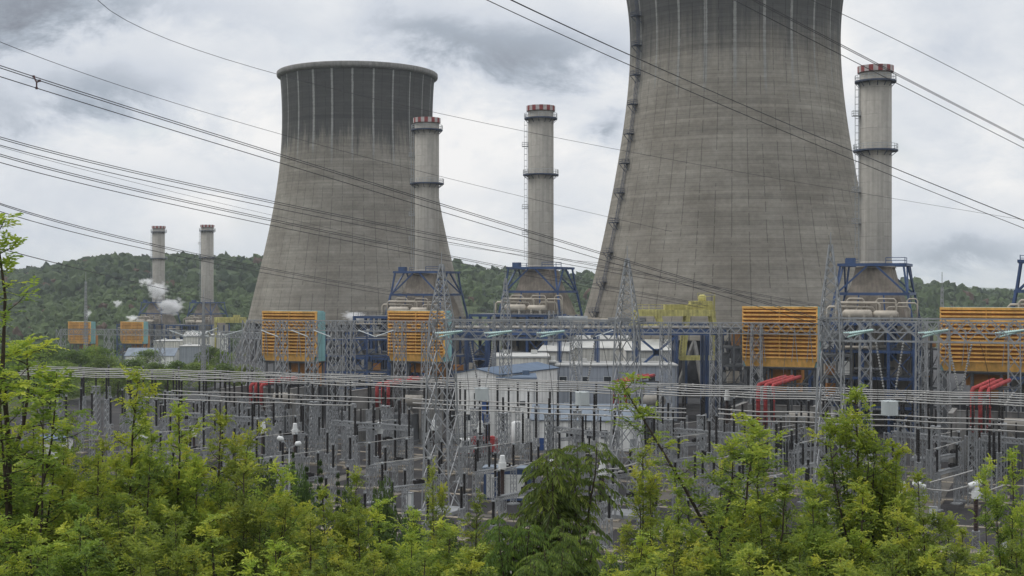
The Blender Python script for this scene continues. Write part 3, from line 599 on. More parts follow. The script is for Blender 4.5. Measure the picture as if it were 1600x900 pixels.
# ------------------------------------------------------------------ air intake filter houses
def filter_house(loc, rz, label):
    """origin: centre of the front face at ground level; front towards -y"""
    t = thing('filter_house', label, 'air intake', loc, rz, 'orange louvred air intake houses'); W, z0, z1, dp = 13.8, 15.2, 26.3, 3.8
    b = MB(); b.box((0, .40, (z0 + 1.5 + z1) / 2), (W - .3, .1, z1 - z0 - 1.5)); b.build('louvre_backing', M['orange_dark'], t)  # dark orange here paints in the shadow between the louvres
    b = MB(); n = 13; zs = np.linspace(z0 + 1.9, z1 - .5, n) + np.random.RandomState(3).uniform(-.05, .05, n)
    for z in zs:
        b.quad([(-W / 2, -.55, z - .28), (W / 2, -.55, z - .28), (W / 2, -.55, z - .06), (-W / 2, -.55, z - .06)]); b.quad([(-W / 2, -.55, z - .06), (W / 2, -.55, z - .06), (W / 2, .3, z + .16), (-W / 2, .3, z + .16)])
        b.quad([(-W / 2, .3, z + .1), (W / 2, .3, z + .1), (W / 2, -.55, z - .28), (-W / 2, -.55, z - .28)])
    for x in (-W / 2, 0, W / 2): b.box((x, .1, (z0 + z1 + 1) / 2), (.2, .75, z1 - z0 - 1.2))
    b.build('louvres', M['orange'], t)
    b = MB(); b.quad([(-W / 2 + .5, .2, z0), (W / 2 - .5, .2, z0), (W / 2, -.2, z0 + 1.5), (-W / 2, -.2, z0 + 1.5)]); b.box((0, .3, z0 + 1.5), (W, .9, .12)); b.build('front_skirt', M['orange'], t)
    b = MB(); b.box((0, 0.1, z1 + .02), (W + .2, 1.1, .45)); b.build('eave', M['orange'], t)
    b = MB(); b.box((0, .5 + dp / 2, (z0 + z1) / 2), (W, dp, z1 - z0)); b.box((0, .5 + dp / 2, z1 + .1), (W - .6, dp - .4, .3)); b.build('side_cladding', M['teal'], t)
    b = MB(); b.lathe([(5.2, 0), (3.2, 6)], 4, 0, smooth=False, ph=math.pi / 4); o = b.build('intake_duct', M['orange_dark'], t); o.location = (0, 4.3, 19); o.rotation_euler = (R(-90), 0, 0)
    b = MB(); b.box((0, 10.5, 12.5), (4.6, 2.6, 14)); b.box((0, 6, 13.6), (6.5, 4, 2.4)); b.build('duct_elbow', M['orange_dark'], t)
    f = MB()
    for x in (-6.4, -2.2, 2.2, 6.4):
        for y in (.6, 4.0): f.bar((x, y, 0), (x, y, z0 - .3), .38)
    for y in (.6, 4.0):
        for z in (5, 10, z0 - .35): f.bar((-6.9, y, z), (6.9, y, z), .35)
        for a, c in ((-6.4, -2.2), (2.2, 6.4)):
            f.bar((a, y, 10), (c, y, z0 - .4), .2); f.bar((c, y, 5), (a, y, 10), .2); f.bar((a, y, 0), (c, y, 5), .2)
    f.box((0, 2.3, z0 - .12), (W + .3, 4.8, .2))
    f.build('support_frame', M['galv_dark'], t)
    for x in (-6.3, -3.6, 2.4, 5.2): p = MB(); p.bar((x, -.75, z0 + 1), (x + .55, -.75, z1 - 3.8), .1); p.bar((x + 1.1, -.75, z0 + 1), (x + .55, -.75, z1 - 3.8), .1); p.bar((x + .55, -.75, z1 - 3.8), (x + .55, 0, z1 - 3.4), .1); p.build('stay_rod', M['galv'], t)
    m = MB(); m.box((0, 9, 4.5), (11, 8, 9)); m.box((-3, 8.5, 9.5), (3, 6, 1)); m.build('turbine_enclosure', M['dark'], t)
    return t
HOUSES = [(452, 303, -1.8, 'leftmost near orange louvred air intake house'), (650, 300, -1.7, 'orange louvred air intake house behind the left lattice mast, teal side showing'), (1218, 250, 0, 'orange louvred air intake house left of the largest chimney'), (1541, 236, 0, 'rightmost orange louvred air intake house, cut by the frame edge'),
          (124, 690, -14, 'small far orange air intake house, leftmost of all'), (206, 690, -14, 'small far orange air intake house below the steaming chimney')]
def filter_houses():
    h0 = None
    for px, D, dz, l in HOUSES:
        p = G(px, D, dz)
        if h0 is None: h0 = filter_house(p, TH, l)
        else: dup(h0, p, TH, l, scale=(1.12, 1, 1) if px == 1541 else None)

# ------------------------------------------------------------------ lattice gantries
def gantry_mast(t, p, w0, w1, zb, tip, leg=.16, br=.085):
    b = MB(); rz = TH
    b.box((p.x, p.y, .25), (w0 + 1, w0 + 1, .5), rz); b.lattice(p.x, p.y, .4, zb, w0, w1, leg, br, rz=rz); o = b.build('lattice_mast', M['galv'], t)
    if tip:
        s = MB(); s.lattice(p.x, p.y, zb, tip - 1.6, w1, .35, leg * .8, br * .8, panels=7, rz=rz); s.bar((p.x, p.y, tip - 1.7), (p.x, p.y, tip), .1); s.build('spire', M['galv'], o)
def gantry(name, label, masts, zb0, zb1, bw, w0, w1, ends=(), legs=(.19, .11), ext=None):
    """masts: (px, D, tip height or None); a lattice beam between zb0 and zb1 joins them"""
    t = thing(name, label, 'gantry', (0, 0, 0), 0, 'lattice gantries of the switchyard')
    pts = [G(px, D) for px, D, _ in masts]
    t.location = pts[0]; o = pts[0]
    for p, (_, _, tip) in zip(pts, masts): gantry_mast(t, p - o, w0, w1, zb1, tip, *legs)
    bp = list(pts)
    if ext: bp = ([G(*ext[0])] if ext[0] else []) + bp + ([G(*ext[1])] if ext[1] else [])
    for a, c in zip(bp[:-1], bp[1:]):
        b = MB(); zz = Vector((0, 0, (zb0 + zb1) / 2)); b.lattice_beam(a - o + zz, c - o + zz, bw, zb1 - zb0, legs[0] * .9, legs[1] * .9); b.build('lattice_beam', M['galv'], t)
    return t
def beam_z(y, D): return EYE + (450 - y) / F * D
def gantries():
    gantry('lattice_gantry', 'big lattice gantry with two spired masts in the middle of the yard', [(690, 178, 34.8), (980, 175, 35.5)], beam_z(531, 176), beam_z(500, 176), 1.6, 4.0, 2.5, ext=((684, 180), (1003, 174)))
    gantry('lattice_gantry', 'big lattice gantry at the right whose tall spire reaches before the near cooling tower', [(1298, 172, 37.2), (1740, 160, 37.0)], beam_z(532, 172), beam_z(497, 172), 1.6, 4.0, 2.5, ext=((1280, 172.5), None))
    gantry('lattice_gantry', 'long lattice gantry passing in front of the orange intake houses', [(388, 272, None), (440, 270, None), (487, 268, None), (522, 267, None), (545, 266, None), (625, 264, None), (668, 263, None), (790, 260, 33.5), (900, 257, None), (1040, 254, None), (1118, 252, None), (1182, 250, None)],
           beam_z(518, 262), beam_z(502, 262), 1.5, 2.1, 1.7, legs=(.17, .10), ext=(None, (1292, 246)))
    gantry('lattice_gantry', 'rear lattice gantry beneath the largest chimney, half hidden by the right one', [(1352, 236, None), (1440, 232, None), (1475, 231, None), (1585, 226, None)], beam_z(520, 232), beam_z(503, 232), 1.5, 2.2, 1.8, legs=(.17, .10), ext=((1290, 238), (1680, 222)))
    gantry('lattice_gantry', 'distant thin lattice gantry left of the farther cooling tower', [(95, 480, None), (170, 478, None), (250, 470, None), (318, 462, None), (352, 455, None), (372, 450, None), (410, 440, None)], beam_z(526, 460), beam_z(517, 460), 1.6, 2.6, 2.2, legs=(.2, .11))
    n = ['thin lightning mast before the wooded hill at far left', 'lightning mast left of the farther cooling tower base', 'thin lightning mast right of the largest chimney', 'lightning mast before the middle chimney']
    for (px, D, y, w), l in zip(((134, 420, 425, 1.1), (318, 380, 453, 1.1), (1472, 262, 425, 1.3), (772, 275, 470, .9)), n):
        t = thing('lightning_mast', l, 'mast', G(px, D, float(ground_z(G(px, D).x, D))), TH, 'lightning masts'); z = beam_z(y, D) - t.location.z
        b = MB(); b.lattice(0, 0, 0, z - 3, w, .35, .14, .08, rz=0); b.build('lattice_shaft', M['galv'], t); b = MB(); b.bar((0, 0, z - 3), (0, 0, z), .12); b.build('rod', M['galv'], t)

def insulator_profile(L, r0, r1, n):
    p = [(r0, 0)]
    for k in range(n):
        z = L * (k + .2) / n; p += [(r0, z), (r1, z + L * .28 / n), (r1 * .97, z + L * .36 / n), (r0, z + L * .62 / n)]
    return p + [(r0, L)]
def tension_string(label, a, d, L, first):
    """strings fan from a beam fitting at a towards the line at direction d"""
    t = thing('tension_insulator', label, 'insulator', a, 0, 'insulator strings holding the overhead lines')
    d = Vector(d).normalized(); s = d.cross(Vector((0, 0, 1))).normalized()
    for i, (dy, dz) in enumerate(((-.45, 0), (.45, 0), (0, -.45))):
        m = MB(); m.lathe(insulator_profile(L, .07, .16, 14), 7); o = m.build('insulator_string', M['glassins'], t)
        e = (d * L + s * dy + Vector((0, 0, dz))); o.rotation_euler = e.to_track_quat('Z', 'Y').to_euler(); o.location = e.normalized() * .5
    b = MB(); q = [d * (L + .5) + s * -.5, d * (L + .5) + s * .5, d * (L + .5) + Vector((0, 0, -.5))]
    for k in range(3): b.bar(q[k], q[(k + 1) % 3], .09)
    b.bar((0, 0, 0), d * .55, .1); b.build('yoke', M['galv'], t)
    return d * (L + .5) + a
STR_ENDS = {}
def strings_and_traps():
    names = ['leftmost', 'middle', 'right']
    for i, px in enumerate((727, 804, 886)):
        a = P(px, 517, 174.6); e = P(px - 44, 521, 171.5); tension_string('pale green insulator strings on the middle gantry beam, %s set' % names[i], a, e - a, (e - a).length - .5, 0)
    for i, px in enumerate((1368, 1485, 1605)):
        a = P(px, 515, 169); e = P(px - 46, 521, 166); tension_string('pale green insulator strings on the right gantry beam, %s set' % names[i], a, e - a, (e - a).length - .5, 0)
    k = 0
    for px, D in ((455, 262), (490, 261), (408, 263), (560, 259), (615, 258), (958, 250), (340, 440), (378, 438), (300, 445), (265, 447)):
        a = P(px, 516 if px != 340 else 512, D); e = P(px + (26 if px < 600 else -28), 526, D - 3)
        if px in (340, 378): e = P(px - 28, 524, D - 3)
        t = thing('tension_insulator', 'white insulator string hung from the %s' % ('distant left gantry' if D > 400 else 'long gantry before the orange intakes'), 'insulator', a, 0, 'white insulator strings slanting off the far gantries')
        d = e - a; m = MB(); m.lathe(insulator_profile(d.length, .07 if D < 400 else .12, .13 if D < 400 else .2, 12), 6); o = m.build('insulator_string', M['trap'], t); o.rotation_euler = d.to_track_quat('Z', 'Y').to_euler()
    # line traps: white boxes hung on two insulator strings from the gantry beams
    TR = [(753, 606, 625, 22, 'pale line trap hung before the blue roofed white building', 753), (910, 612, 633, 22, 'pale line trap hung in the middle of the yard below the middle gantry', 910), (1390, 626, 649, 26, 'pale line trap hung below the largest chimney', 1390)]
    for px, y0, y1, w, l, bx in TR:
        D = 178 if px < 1000 else 172; top = P(px, y0, D); bot = P(px, y1, D); h = top.z - bot.z; W = w / F * D
        t = thing('line_trap', l, 'line trap', top, TH, 'line traps hung under the gantries')
        b = MB(); b.lathe([(W * .46, -h), (W * .5, -h * .97), (W * .5, -h * .03), (W * .46, 0)], 18, smooth=False)
        for z in (-h * .98, -h * .02): b.bar((-W * .6, 0, z), (W * .6, 0, z), .12); b.bar((0, -W * .6, z), (0, W * .6, z), .12)
        b.build('coil', M['trap'], t)
        for s in (-1, 1):
            q = Vector((s * 1.75, 0, beam_z(533, D) - top.z)); a = Vector((s * .55, 0, .3)); d = q - a
            m = MB(); m.lathe(insulator_profile(d.length * .8, .06, .17, 16), 7); o = m.build('suspension_string', M['greyins'], t); o.location = a + d * .18; o.rotation_euler = d.to_track_quat('Z', 'Y').to_euler()
            m = MB(); m.bar(Vector((s * .45, 0, 0)), a + d * .19, .06); m.bar(a + d * .97, q, .06); m.build('hanger', M['galv'], t)
    t0 = None
    for i, (px, l) in enumerate(((1500, 'V shaped pair of disc insulator strings at the right, before the rightmost orange intake'),)):
        t = thing('suspension_insulator', l, 'insulator', P(px, 620, 170), TH, None)
        for s in (-1, 1):
            d = Vector((s * 1.5, 0, beam_z(533, 170) - t.location.z)); m = MB(); m.lathe(insulator_profile(d.length * .85, .06, .17, 18), 7); o = m.build('insulator_string', M['greyins'], t); o.location = d * .1; o.rotation_euler = d.to_track_quat('Z', 'Y').to_euler()
        m = MB(); m.bar((-.25, 0, -.1), (.25, 0, -.1), .2); m.bar((0, 0, 0), (0, 0, -3.5), .06); m.build('clamp', M['galv'], t)

# ------------------------------------------------------------------ switchyard: busbars, posts, switchgear
BUS_LOW = [(-5.5, 'front'), (2.0, 'middle'), (9.0, 'rear')]; ZL, ZH = 12.0, 13.5
BUS_HIGH = [15.0, 19.6, 24.2, 28.8, 33.4, 37.6]
def pedestal(h, w, parent, slab=True):
    b = MB(); b.zigzag(h, w, .085, .05); b.box((0, 0, h + .05), (w + .1, w + .1, .1)); o = b.build('pedestal', M['galv'], parent)
    b = MB(); b.box((0, 0, .12), (1.7, 1.5, .24)); b.build('footing', M['slab'], parent); return o
def post_insulator(total, ins, label, group, w=.62):
    t = thing('post_insulator', label, 'post insulator', (0, 0, 0), TH, group); h = total - ins - .25
    pedestal(h, w, t)
    b = MB(); b.lathe(insulator_profile(ins, .15, .225, 18), 8, 0, (0, 0, h + .1)); b.build('insulator', M['black'], t)
    b = MB(); b.box((0, 0, total - .1), (.34, .3, .16)); b.bar((-.2, 0, total - .05), (-.2, 0, total + .25), .07); b.bar((.2, 0, total - .05), (.2, 0, total + .25), .07); b.build('clamp', M['galv'], t)
    return t
def busbar_shape(b, d, rn):
    L = d.length; n = max(2, int(L / 11)); pts = []
    for k in range(n + 1):
        pts.append(d * (k / n) + Vector((0, 0, rn.uniform(-.07, .07))))
        if k < n: pts.append(d * ((k + .5) / n) + Vector((0, 0, -.13 + rn.uniform(-.04, .04))))
    b.tube(pts, .088, 8)
    for k in range(n): p = pts[2 * k].lerp(pts[2 * k + 1], .3); q = pts[2 * k].lerp(pts[2 * k + 1], .36); b.tube([p, q], .15, 8)
def busbars():
    rn = random.Random(2)
    for v, n in BUS_LOW:
        for x0, x1, s in ((225 if n != 'rear' else 268, 640 - (45 if n == 'middle' else 0) - (90 if n == 'front' else 0), 'left'), (645, 1072, 'middle'), (1122, 1690, 'right')):
            a, c = Y(solve_u(x0, v), v, ZL), Y(solve_u(x1, v), v, ZL); b = MB(); d = c - a; busbar_shape(b, d, rn)
            tag(b.build('busbar', M['alu'], None, a), '%s aluminium tube of the low busbars, %s stretch of the yard' % (n, s), 'busbar', 'low busbar tubes')
    hn = ['nearest', 'second nearest', 'third nearest', 'third farthest', 'second farthest', 'farthest']
    for k, v in enumerate(BUS_HIGH):
        for x0, x1, s in ((20 + k * 6, 480 + k * 40, 'left'), (484 + k * 40, 1000 + k * 12, 'middle'), (1004 + k * 12, 1700, 'right')):
            a, c = Y(solve_u(x0, v), v, ZH), Y(solve_u(x1, v), v, ZH); b = MB(); d = c - a; busbar_shape(b, d, rn)
            tag(b.build('busbar', M['alu'], None, a), '%s aluminium tube of the high busbars, %s stretch of the yard' % (hn[k], s), 'busbar', 'high busbar tubes')
    # posts
    pl = post_insulator(ZL - .12, 4.3, 'x', 'post insulators under the low busbars'); ph = post_insulator(ZH - .12, 4.3, 'x', 'post insulators under the high busbars'); ps = post_insulator(8.2, 3.2, 'x', 'post insulators of the switch rows', .58); pf = post_insulator(6.6, 2.6, 'x', 'post insulators of the switch rows', .55)
    used = set()
    def row(proto, v, us, text):
        for i, u in enumerate(us):
            l = text % ORD[i]
            if proto.name not in used: used.add(proto.name); proto.location = Y(u, v); proto['label'] = l
            else: dup(proto, Y(u, v), TH + rn.choice([0, 0, math.pi / 2]), l)
    for v, n in BUS_LOW: row(pl, v, np.arange(-88, 74, 9.2) + rn.uniform(-1, 1), 'tall black post under the ' + n + ' low busbar, %s from the left')
    for k, v in enumerate(BUS_HIGH): row(ph, v, np.arange(-104 + (k % 3) * 2, 78, 11.2), 'tall black post under the ' + hn[k] + ' high busbar, %s from the left')
    rows = [(-13, ps, -50, 60, 7.4), (-22, ps, -44, 52, 8.2), (-31, pf, -36, 46, 8.4), (-41, pf, -28, 40, 9.2), (-50, pf, -22, 34, 8.0)]
    for i, (v, pr, u0, u1, st) in enumerate(rows): row(pr, v, np.arange(u0, u1, st) + 1.3 * (i % 2), 'shorter black post in the ' + ORD[i] + ' switch row, %s from the left')
    row(ps, 12.4, np.arange(-72, 72, 10.5), 'shorter black post between low and high busbars, %s from the left')
    # extra posts at the far left end of the yard
    row(ph, 46.5, np.arange(-112, -60, 9), 'tall black post in the rearmost far left row, %s from the left')
    row(ps, -8.5, np.arange(-60, 64, 8.3), 'shorter black post just before the front low busbar, %s from the left')
    row(ps, 26.5, np.arange(-92, -66, 4.2), 'black post by the trees at the far left yard end, %s from the left')

def disconnector(label):
    """two insulated posts on a shared lattice portal, a thin aluminium arm between them and a drive box"""
    t = thing('disconnector', label, 'disconnector', (0, 0, 0), 0, 'diagonal disconnector switches')
    for s in (-1, 1):
        b = MB(); b.zigzag(5.0, .58, .085, .05, s * 3.6); b.box((s * 3.6, 0, .1), (1.4, 1.2, .2)); b.build('pedestal', M['galv'], t)
        b = MB(); b.lathe(insulator_profile(3.0, .14, .21, 14), 8, 0, (s * 3.6, 0, 5.25)); b.build('insulator', M['black'], t)
        b = MB(); b.lathe([(.14, 8.25), (.2, 8.3), (.2, 8.42), (.1, 8.55)], 10, 0, (s * 3.6, 0, 0)); b.build('cap', M['galv_light'], t)
    b = MB(); b.lattice_beam((-3.9, 0, 5.05), (3.9, 0, 5.05), .5, .45, .1, .06); b.build('cross_beam', M['galv'], t)
    b = MB(); b.tube([(-4.6, 0, 8.45), (0, 0, 8.5), (4.9, 0, 8.6)], .055, 6); b.bar((-.2, 0, 8.5), (.2, 0, 8.5), .2); b.build('contact_arm', M['alu'], t)
    b = MB(); b.box((2.2, .15, 5.5), (1.5, .5, .5)); b.box((2.2, .15, 5.8), (.6, .4, .15)); b.build('drive_box', M['black'], t)
    return t
def current_transformer(label, h=8.2, arm=False):
    t = thing('current_transformer', label, 'transformer', (0, 0, 0), TH, 'white headed instrument transformers')
    hp = 2.6; pedestal(hp, .75, t)
    b = MB(); L = h - hp - 1.9; b.lathe(insulator_profile(L, .24, .32, 20), 12, 0, (0, 0, hp + .1)); b.build('insulator', M['brown'], t)
    b = MB(); z = hp + .1 + L
    b.lathe([(.40, z), (.50, z + .05), (.50, z + .85), (.36, z + .9), (.40, z + .95), (.32, z + 1.7), (.26, z + 1.78)], 14, smooth=False); b.bar((-.8, 0, z + .6), (.8, 0, z + .6), .12)
    b.build('head', M['white'], t); return t
def yard_gear():
    a45 = R(47); rn = random.Random(9)
    d0 = disconnector('x'); k = 0
    spots = []
    rows = [(5.5, -62, 62, 8, 'between the front low busbars'), (-17.5, -46, 54, 7, 'before the low busbars'), (-36, -30, 44, 6, 'nearest the trees'), (22, -76, 60, 8, 'under the high busbars')]
    for v, u0, u1, n, tx in rows:
        for i in range(n):
            u = u0 + (u1 - u0) * i / (n - 1) + rn.uniform(-1, 1); l = 'disconnector with thin arm %s, %s from the left' % (tx, ORD[i])
            if k == 0: d0.location = Y(u, v); d0.rotation_euler = (0, 0, a45); d0['label'] = l
            else: dup(d0, Y(u, v), a45 + rn.uniform(-.16, .16), l)
            k += 1
    # instrument transformers with white heads, (px, y of head top, D, label)
    c0 = current_transformer('x')
    CT = [(411, 659, 214, 'white headed transformer above the dark shrubs, leftmost of its row'), (461, 661, 214, 'white headed transformer behind the double street lamp'), (593, 659, 212, 'white headed transformer left of the middle lattice mast'), (678, 656, 222, 'white headed transformer just left of the middle gantry mast'), (751, 657, 212, 'white headed transformer before the red fire truck'),
          (785, 711, 172, 'white headed transformer in front of the blue container'), (863, 718, 168, 'white headed transformer half behind the drooping tree'), (941, 720, 166, 'white headed transformer with dark column left of the central lattice mast'), (1411, 752, 152, 'white headed transformer at the left end of the bent white tube'), (1525, 755, 150, 'white headed transformer with a sideways cylinder at lower right'),
          (303, 668, 220, 'white headed transformer behind the bright saplings at left'), (1252, 624, 262, 'white headed transformer among the high busbars at right'), (1136, 608, 262, 'white headed transformer left of the red bus ducts')]
    for i, (px, y, D, l) in enumerate(CT):
        top = beam_z(y, D); loc = G(px, D)
        s = top / 8.2; sc = (min(s, 1.15), min(s, 1.15), s)
        if i == 0: c0.location = loc; c0.scale = sc; c0['label'] = l
        else: dup(c0, loc, TH, l, scale=sc)
    for px, y, l in ((1524, 754, 'right white cylinder resting across the lower right transformer head'), (1436, 753, 'left white cylinder beside the bent tube')):
        a = P(px - 10, y + 6, 150); c = P(px + 10, y - 1, 150) if px > 1500 else P(px + 9, y + 9, 151); 
        if px < 1500: a = P(px - 9, y, 151)
        b = MB(); d = c - a; b.tube([(0, 0, 0), d * .06, d * .94, d], [.28, .36, .36, .28], 14); tag(b.build('cable_bushing', M['white'], None, a), l, 'bushing', 'white cylinders on the bent tube')
    for pts, l in (([(1442, 762, 151), (1455, 765, 151), (1482, 767, 150.5), (1515, 759, 150)], 'bent white tube linking the two lower right cylinders'), ([(1535, 770, 150), (1572, 757, 148)], 'short white tube running right from the lower right transformer'), ([(1453, 754, 153), (1500, 741, 158), (1520, 735, 160)], 'straight white tube rising to the right above the bent tube'), ([(950, 733, 166), (965, 732, 166.5), (1000, 722, 172)], 'thin tube from the dark columned transformer to the central mast'), ([(1190, 672, 214), (1250, 663, 222)], 'thin white tube behind the bright sapling at right'), ([(1195, 690, 205), (1250, 677, 213)], 'thin white tube below another at right of the sapling')):
        q = [P(*p) for p in pts]; b = MB(); b.tube([p - q[0] for p in q], .085, 6); tag(b.build('jumper_tube', M['alu'], None, q[0]), l, 'tube', 'thin jumper tubes')
    for i, (px0, px1, D, z, l) in enumerate(((1395, 1500, 196, 8.6, 'low lattice portal at right before the rightmost red bus duct'), (1535, 1680, 188, 8.8, 'low lattice portal running out of the right frame edge'), (520, 640, 216, 8.2, 'low lattice portal left of the middle mast'), (860, 950, 205, 8.4, 'low lattice portal before the long low white building'), (1055, 1180, 200, 8.6, 'low lattice portal between the central and right masts'), (300, 420, 228, 8.2, 'low lattice portal behind the bright saplings at left'))):
        a, c = G(px0, D), G(px1, D - 9); t = thing('lattice_portal', l, 'portal', a, 0, 'low lattice portals in the yard'); n = 3
        for k in range(n):
            q = (c - a) * (k / (n - 1)); b = MB(); b.lattice(q.x, q.y, .2, z, .9, .8, .12, .075, rz=TH); b.box((q.x, q.y, .12), (1.7, 1.7, .24), TH); b.build('lattice_mast', M['galv'], t)
        b = MB(); b.lattice_beam((0, 0, z), tuple(c - a + Vector((0, 0, z))), .8, .7, .12, .075); b.build('lattice_beam', M['galv'], t)
        for k in range(4):
            q = (c - a) * ((k + .5) / 4); b = MB(); b.lathe(insulator_profile(2.2, .1, .17, 10), 8, 0, (q.x, q.y, z + .35)); b.build('insulator', M['black'], t)
    # droppers hanging from the gantry beams to the busbars
    for i, (px, D, y0, D1, y1, l) in enumerate(((640, 263, 518, 240, 592, 'left of the middle mast'), (720, 177, 530, 190, 640, 'right of the middle mast'), (782, 260, 518, 238, 596, 'before the flat cream block'), (852, 176, 531, 186, 700, 'between the two middle masts'), (884, 175, 531, 190, 612, 'above the line trap in the middle'), (940, 175, 531, 184, 645, 'left of the central mast'), (1068, 253, 518, 226, 610, 'right of the central mast'), (1150, 251, 518, 224, 612, 'left of the third orange intake'), (1232, 248, 518, 220, 618, 'before the third orange intake'), (1355, 171, 532, 190, 640, 'right of the right mast'), (1425, 171, 532, 188, 650, 'below the largest chimney'), (1530, 168, 532, 184, 655, 'before the rightmost orange intake'), (505, 267, 518, 250, 590, 'right of the first orange intake'), (430, 270, 518, 254, 588, 'before the first orange intake'))):
        a, c = P(px, y0, D), P(px + (12 if i % 2 else -10), y1, D1); m = (a + c) / 2 + Vector((.5 if i % 2 else -.5, -1.2, -.8)); b = MB(); b.tube([p - a for p in curve3(a, m, c, 12)], .032, 5); tag(b.build('dropper', M['wire'], None, a), 'thin wire dropping from a gantry beam %s' % l, 'wire', 'droppers from the gantries')
    # tall slender lattice supports that carry the high busbars
    t0 = None; SP = [(92, 268), (150, 262), (218, 254), (262, 248), (318, 242), (378, 236), (434, 232), (490, 226), (548, 222), (602, 218), (742, 214), (786, 206), (858, 204), (902, 210), (1044, 196), (1096, 202), (1160, 194), (1252, 199), (1340, 190), (1408, 194), (1462, 186), (1520, 182), (1566, 190)]
    for i, (px, D) in enumerate(SP):
        l = 'tall slender lattice support standing in the yard, %s from the left' % (ORD[i] if i < 20 else ['third from right', 'second from right', 'last'][i - 20]); l = l.replace('right from the left', 'the right').replace('last from the left', 'last at right')
        if t0 is None:
            t0 = thing('lattice_support', l, 'support', G(px, D), TH, 'tall lattice supports in the yard'); b = MB(); b.lattice(0, 0, .25, 10.6, 1.25, 1.0, .12, .085, panels=8); b.box((0, 0, 10.65), (1.3, 1.3, .14)); b.build('lattice_mast', M['galv'], t0); b = MB(); b.box((0, 0, .14), (2, 2, .28)); b.build('footing', M['slab'], t0)
            b = MB(); b.lathe(insulator_profile(2.4, .14, .21, 11), 8, 0, (0, 0, 10.7)); b.build('insulator', M['black'], t0)
        else: dup(t0, G(px, D), TH + rn.uniform(-.1, .1), l)
    # control kiosks, cable trench covers
    t = None
    K = [(1458, 735, 170, 'pale control kiosk on the gravel at right'), (1040, 775, 160, 'small pale kiosk near the central lattice mast'), (640, 742, 182, 'small pale kiosk left of the middle mast foot'), (1572, 800, 150, 'small pale kiosk near the lower right trees'), (1128, 640, 255, 'small pale kiosk beneath the high busbars at right')]
    for px, y, D, l in K:
        z = 1.7; t = thing('control_kiosk', l, 'kiosk', G(px, D, .02), TH, 'small pale control kiosks')
        b = MB(); b.box((0, 0, .25 + z / 2), (.9, .6, z)); b.box((0, 0, .12), (1.1, .8, .24)); b.build('cabinet', M['trap'], t); b = MB(); b.box((0, 0, z + .3), (1.05, .75, .1)); b.build('roof', M['galv'], t); b = MB(); b.box((0, -.31, 1.1), (.75, .03, 1.4)); b.build('door', M['white'], t)
    n = 0
    for v in (-46, -27, -9, 12, 30):
        b = MB()
        for u in np.arange(-78, 74, 1.25):
            b.box((u, 0, .05 + rn.uniform(0, .015)), (1.19, .9, .1))
        o = b.build('cable_trench', M['slab'], None, Y(0, v, .0)); o.rotation_euler[2] = TH; tag(o, 'pale concrete cable trench covers, %s line counting from the trees' % ORD[n], 'trench', 'cable trench covers'); n += 1

# ------------------------------------------------------------------ transformers, bus ducts, fire walls
def transformer(loc, rz, label):
    t = thing('power_transformer', label, 'transformer', loc, rz, 'power transformers')
    b = MB(); b.box((0, 0, 3.2), (7, 3.6, 5)); b.box((0, 0, .35), (8, 4.4, .7)); b.build('tank', M['galv_dark'], t)
    for s in (-1, 1):
        b = MB(); b.box((0, s * 2.0, 4.4), (6.4, .3, .2)); b.box((0, s * 2.0, 1.6), (6.4, .3, .2))
        for k in range(14): b.box((-3 + k * .46, s * 2.5, 3.0), (.09, 1.2, 3.6))
        b.build('radiator', M['galv'], t)
    b = MB(); b.tube([(1.0, 0, 8.3), (1.2, 0, 8.3), (5.0, 0, 8.3), (5.2, 0, 8.3)], [.7, 1.05, 1.05, .7], 18); b.bar((1.8, 0, 5.6), (1.8, 0, 7.4), .3); b.bar((4.4, 0, 3), (4.4, 0, 7.4), .3); b.bar((3.2, -.4, 5.6), (1.4, -.4, 7.6), .25); b.build('conservator', M['tan_grey'], t)
    for k in range(3):
        b = MB(); b.lathe(insulator_profile(2.8, .13, .24, 9), 8); o = b.build('bushing', M['brown'], t); o.location = (-2.6 + k * 1.7, -.6, 5.6); o.rotation_euler = (R(14), 0, 0)
    return t
def bus_duct(px, D, label, yt=600):
    t = thing('bus_duct', label, 'bus duct', G(px, D), TH, 'red generator bus ducts'); zt = beam_z(yt, D)
    for k in range(3):
        b = MB(); x = (k - 1) * 1.25; b.tube([(x, 0, 6.5), (x, 0, zt - .5), (x + .15, .15, zt - .12), (x + .55, .5, zt), (x + 2.2, 7, zt + .55), (x + 2.9, 10, zt + .7)], .35, 12); [b.lathe([(.43, 0), (.43, .14)], 12, 0, (x, 0, z)) for z in (7.4, 9.0, 10.6) if z < zt - 1]; b.build('duct', M['red'], t)
    b = MB()
    for y in (4, 8): b.bar((-1 + y * .45, y, 0), (-1 + y * .45, y, zt - .3), .25); b.bar((2 + y * .45, y, 0), (2 + y * .45, y, zt - .3), .25); b.bar((-1.4 + y * .45, y, zt - .4), (2.4 + y * .45, y, zt - .4), .25)
    b.build('support', M['galv_dark'], t); return t
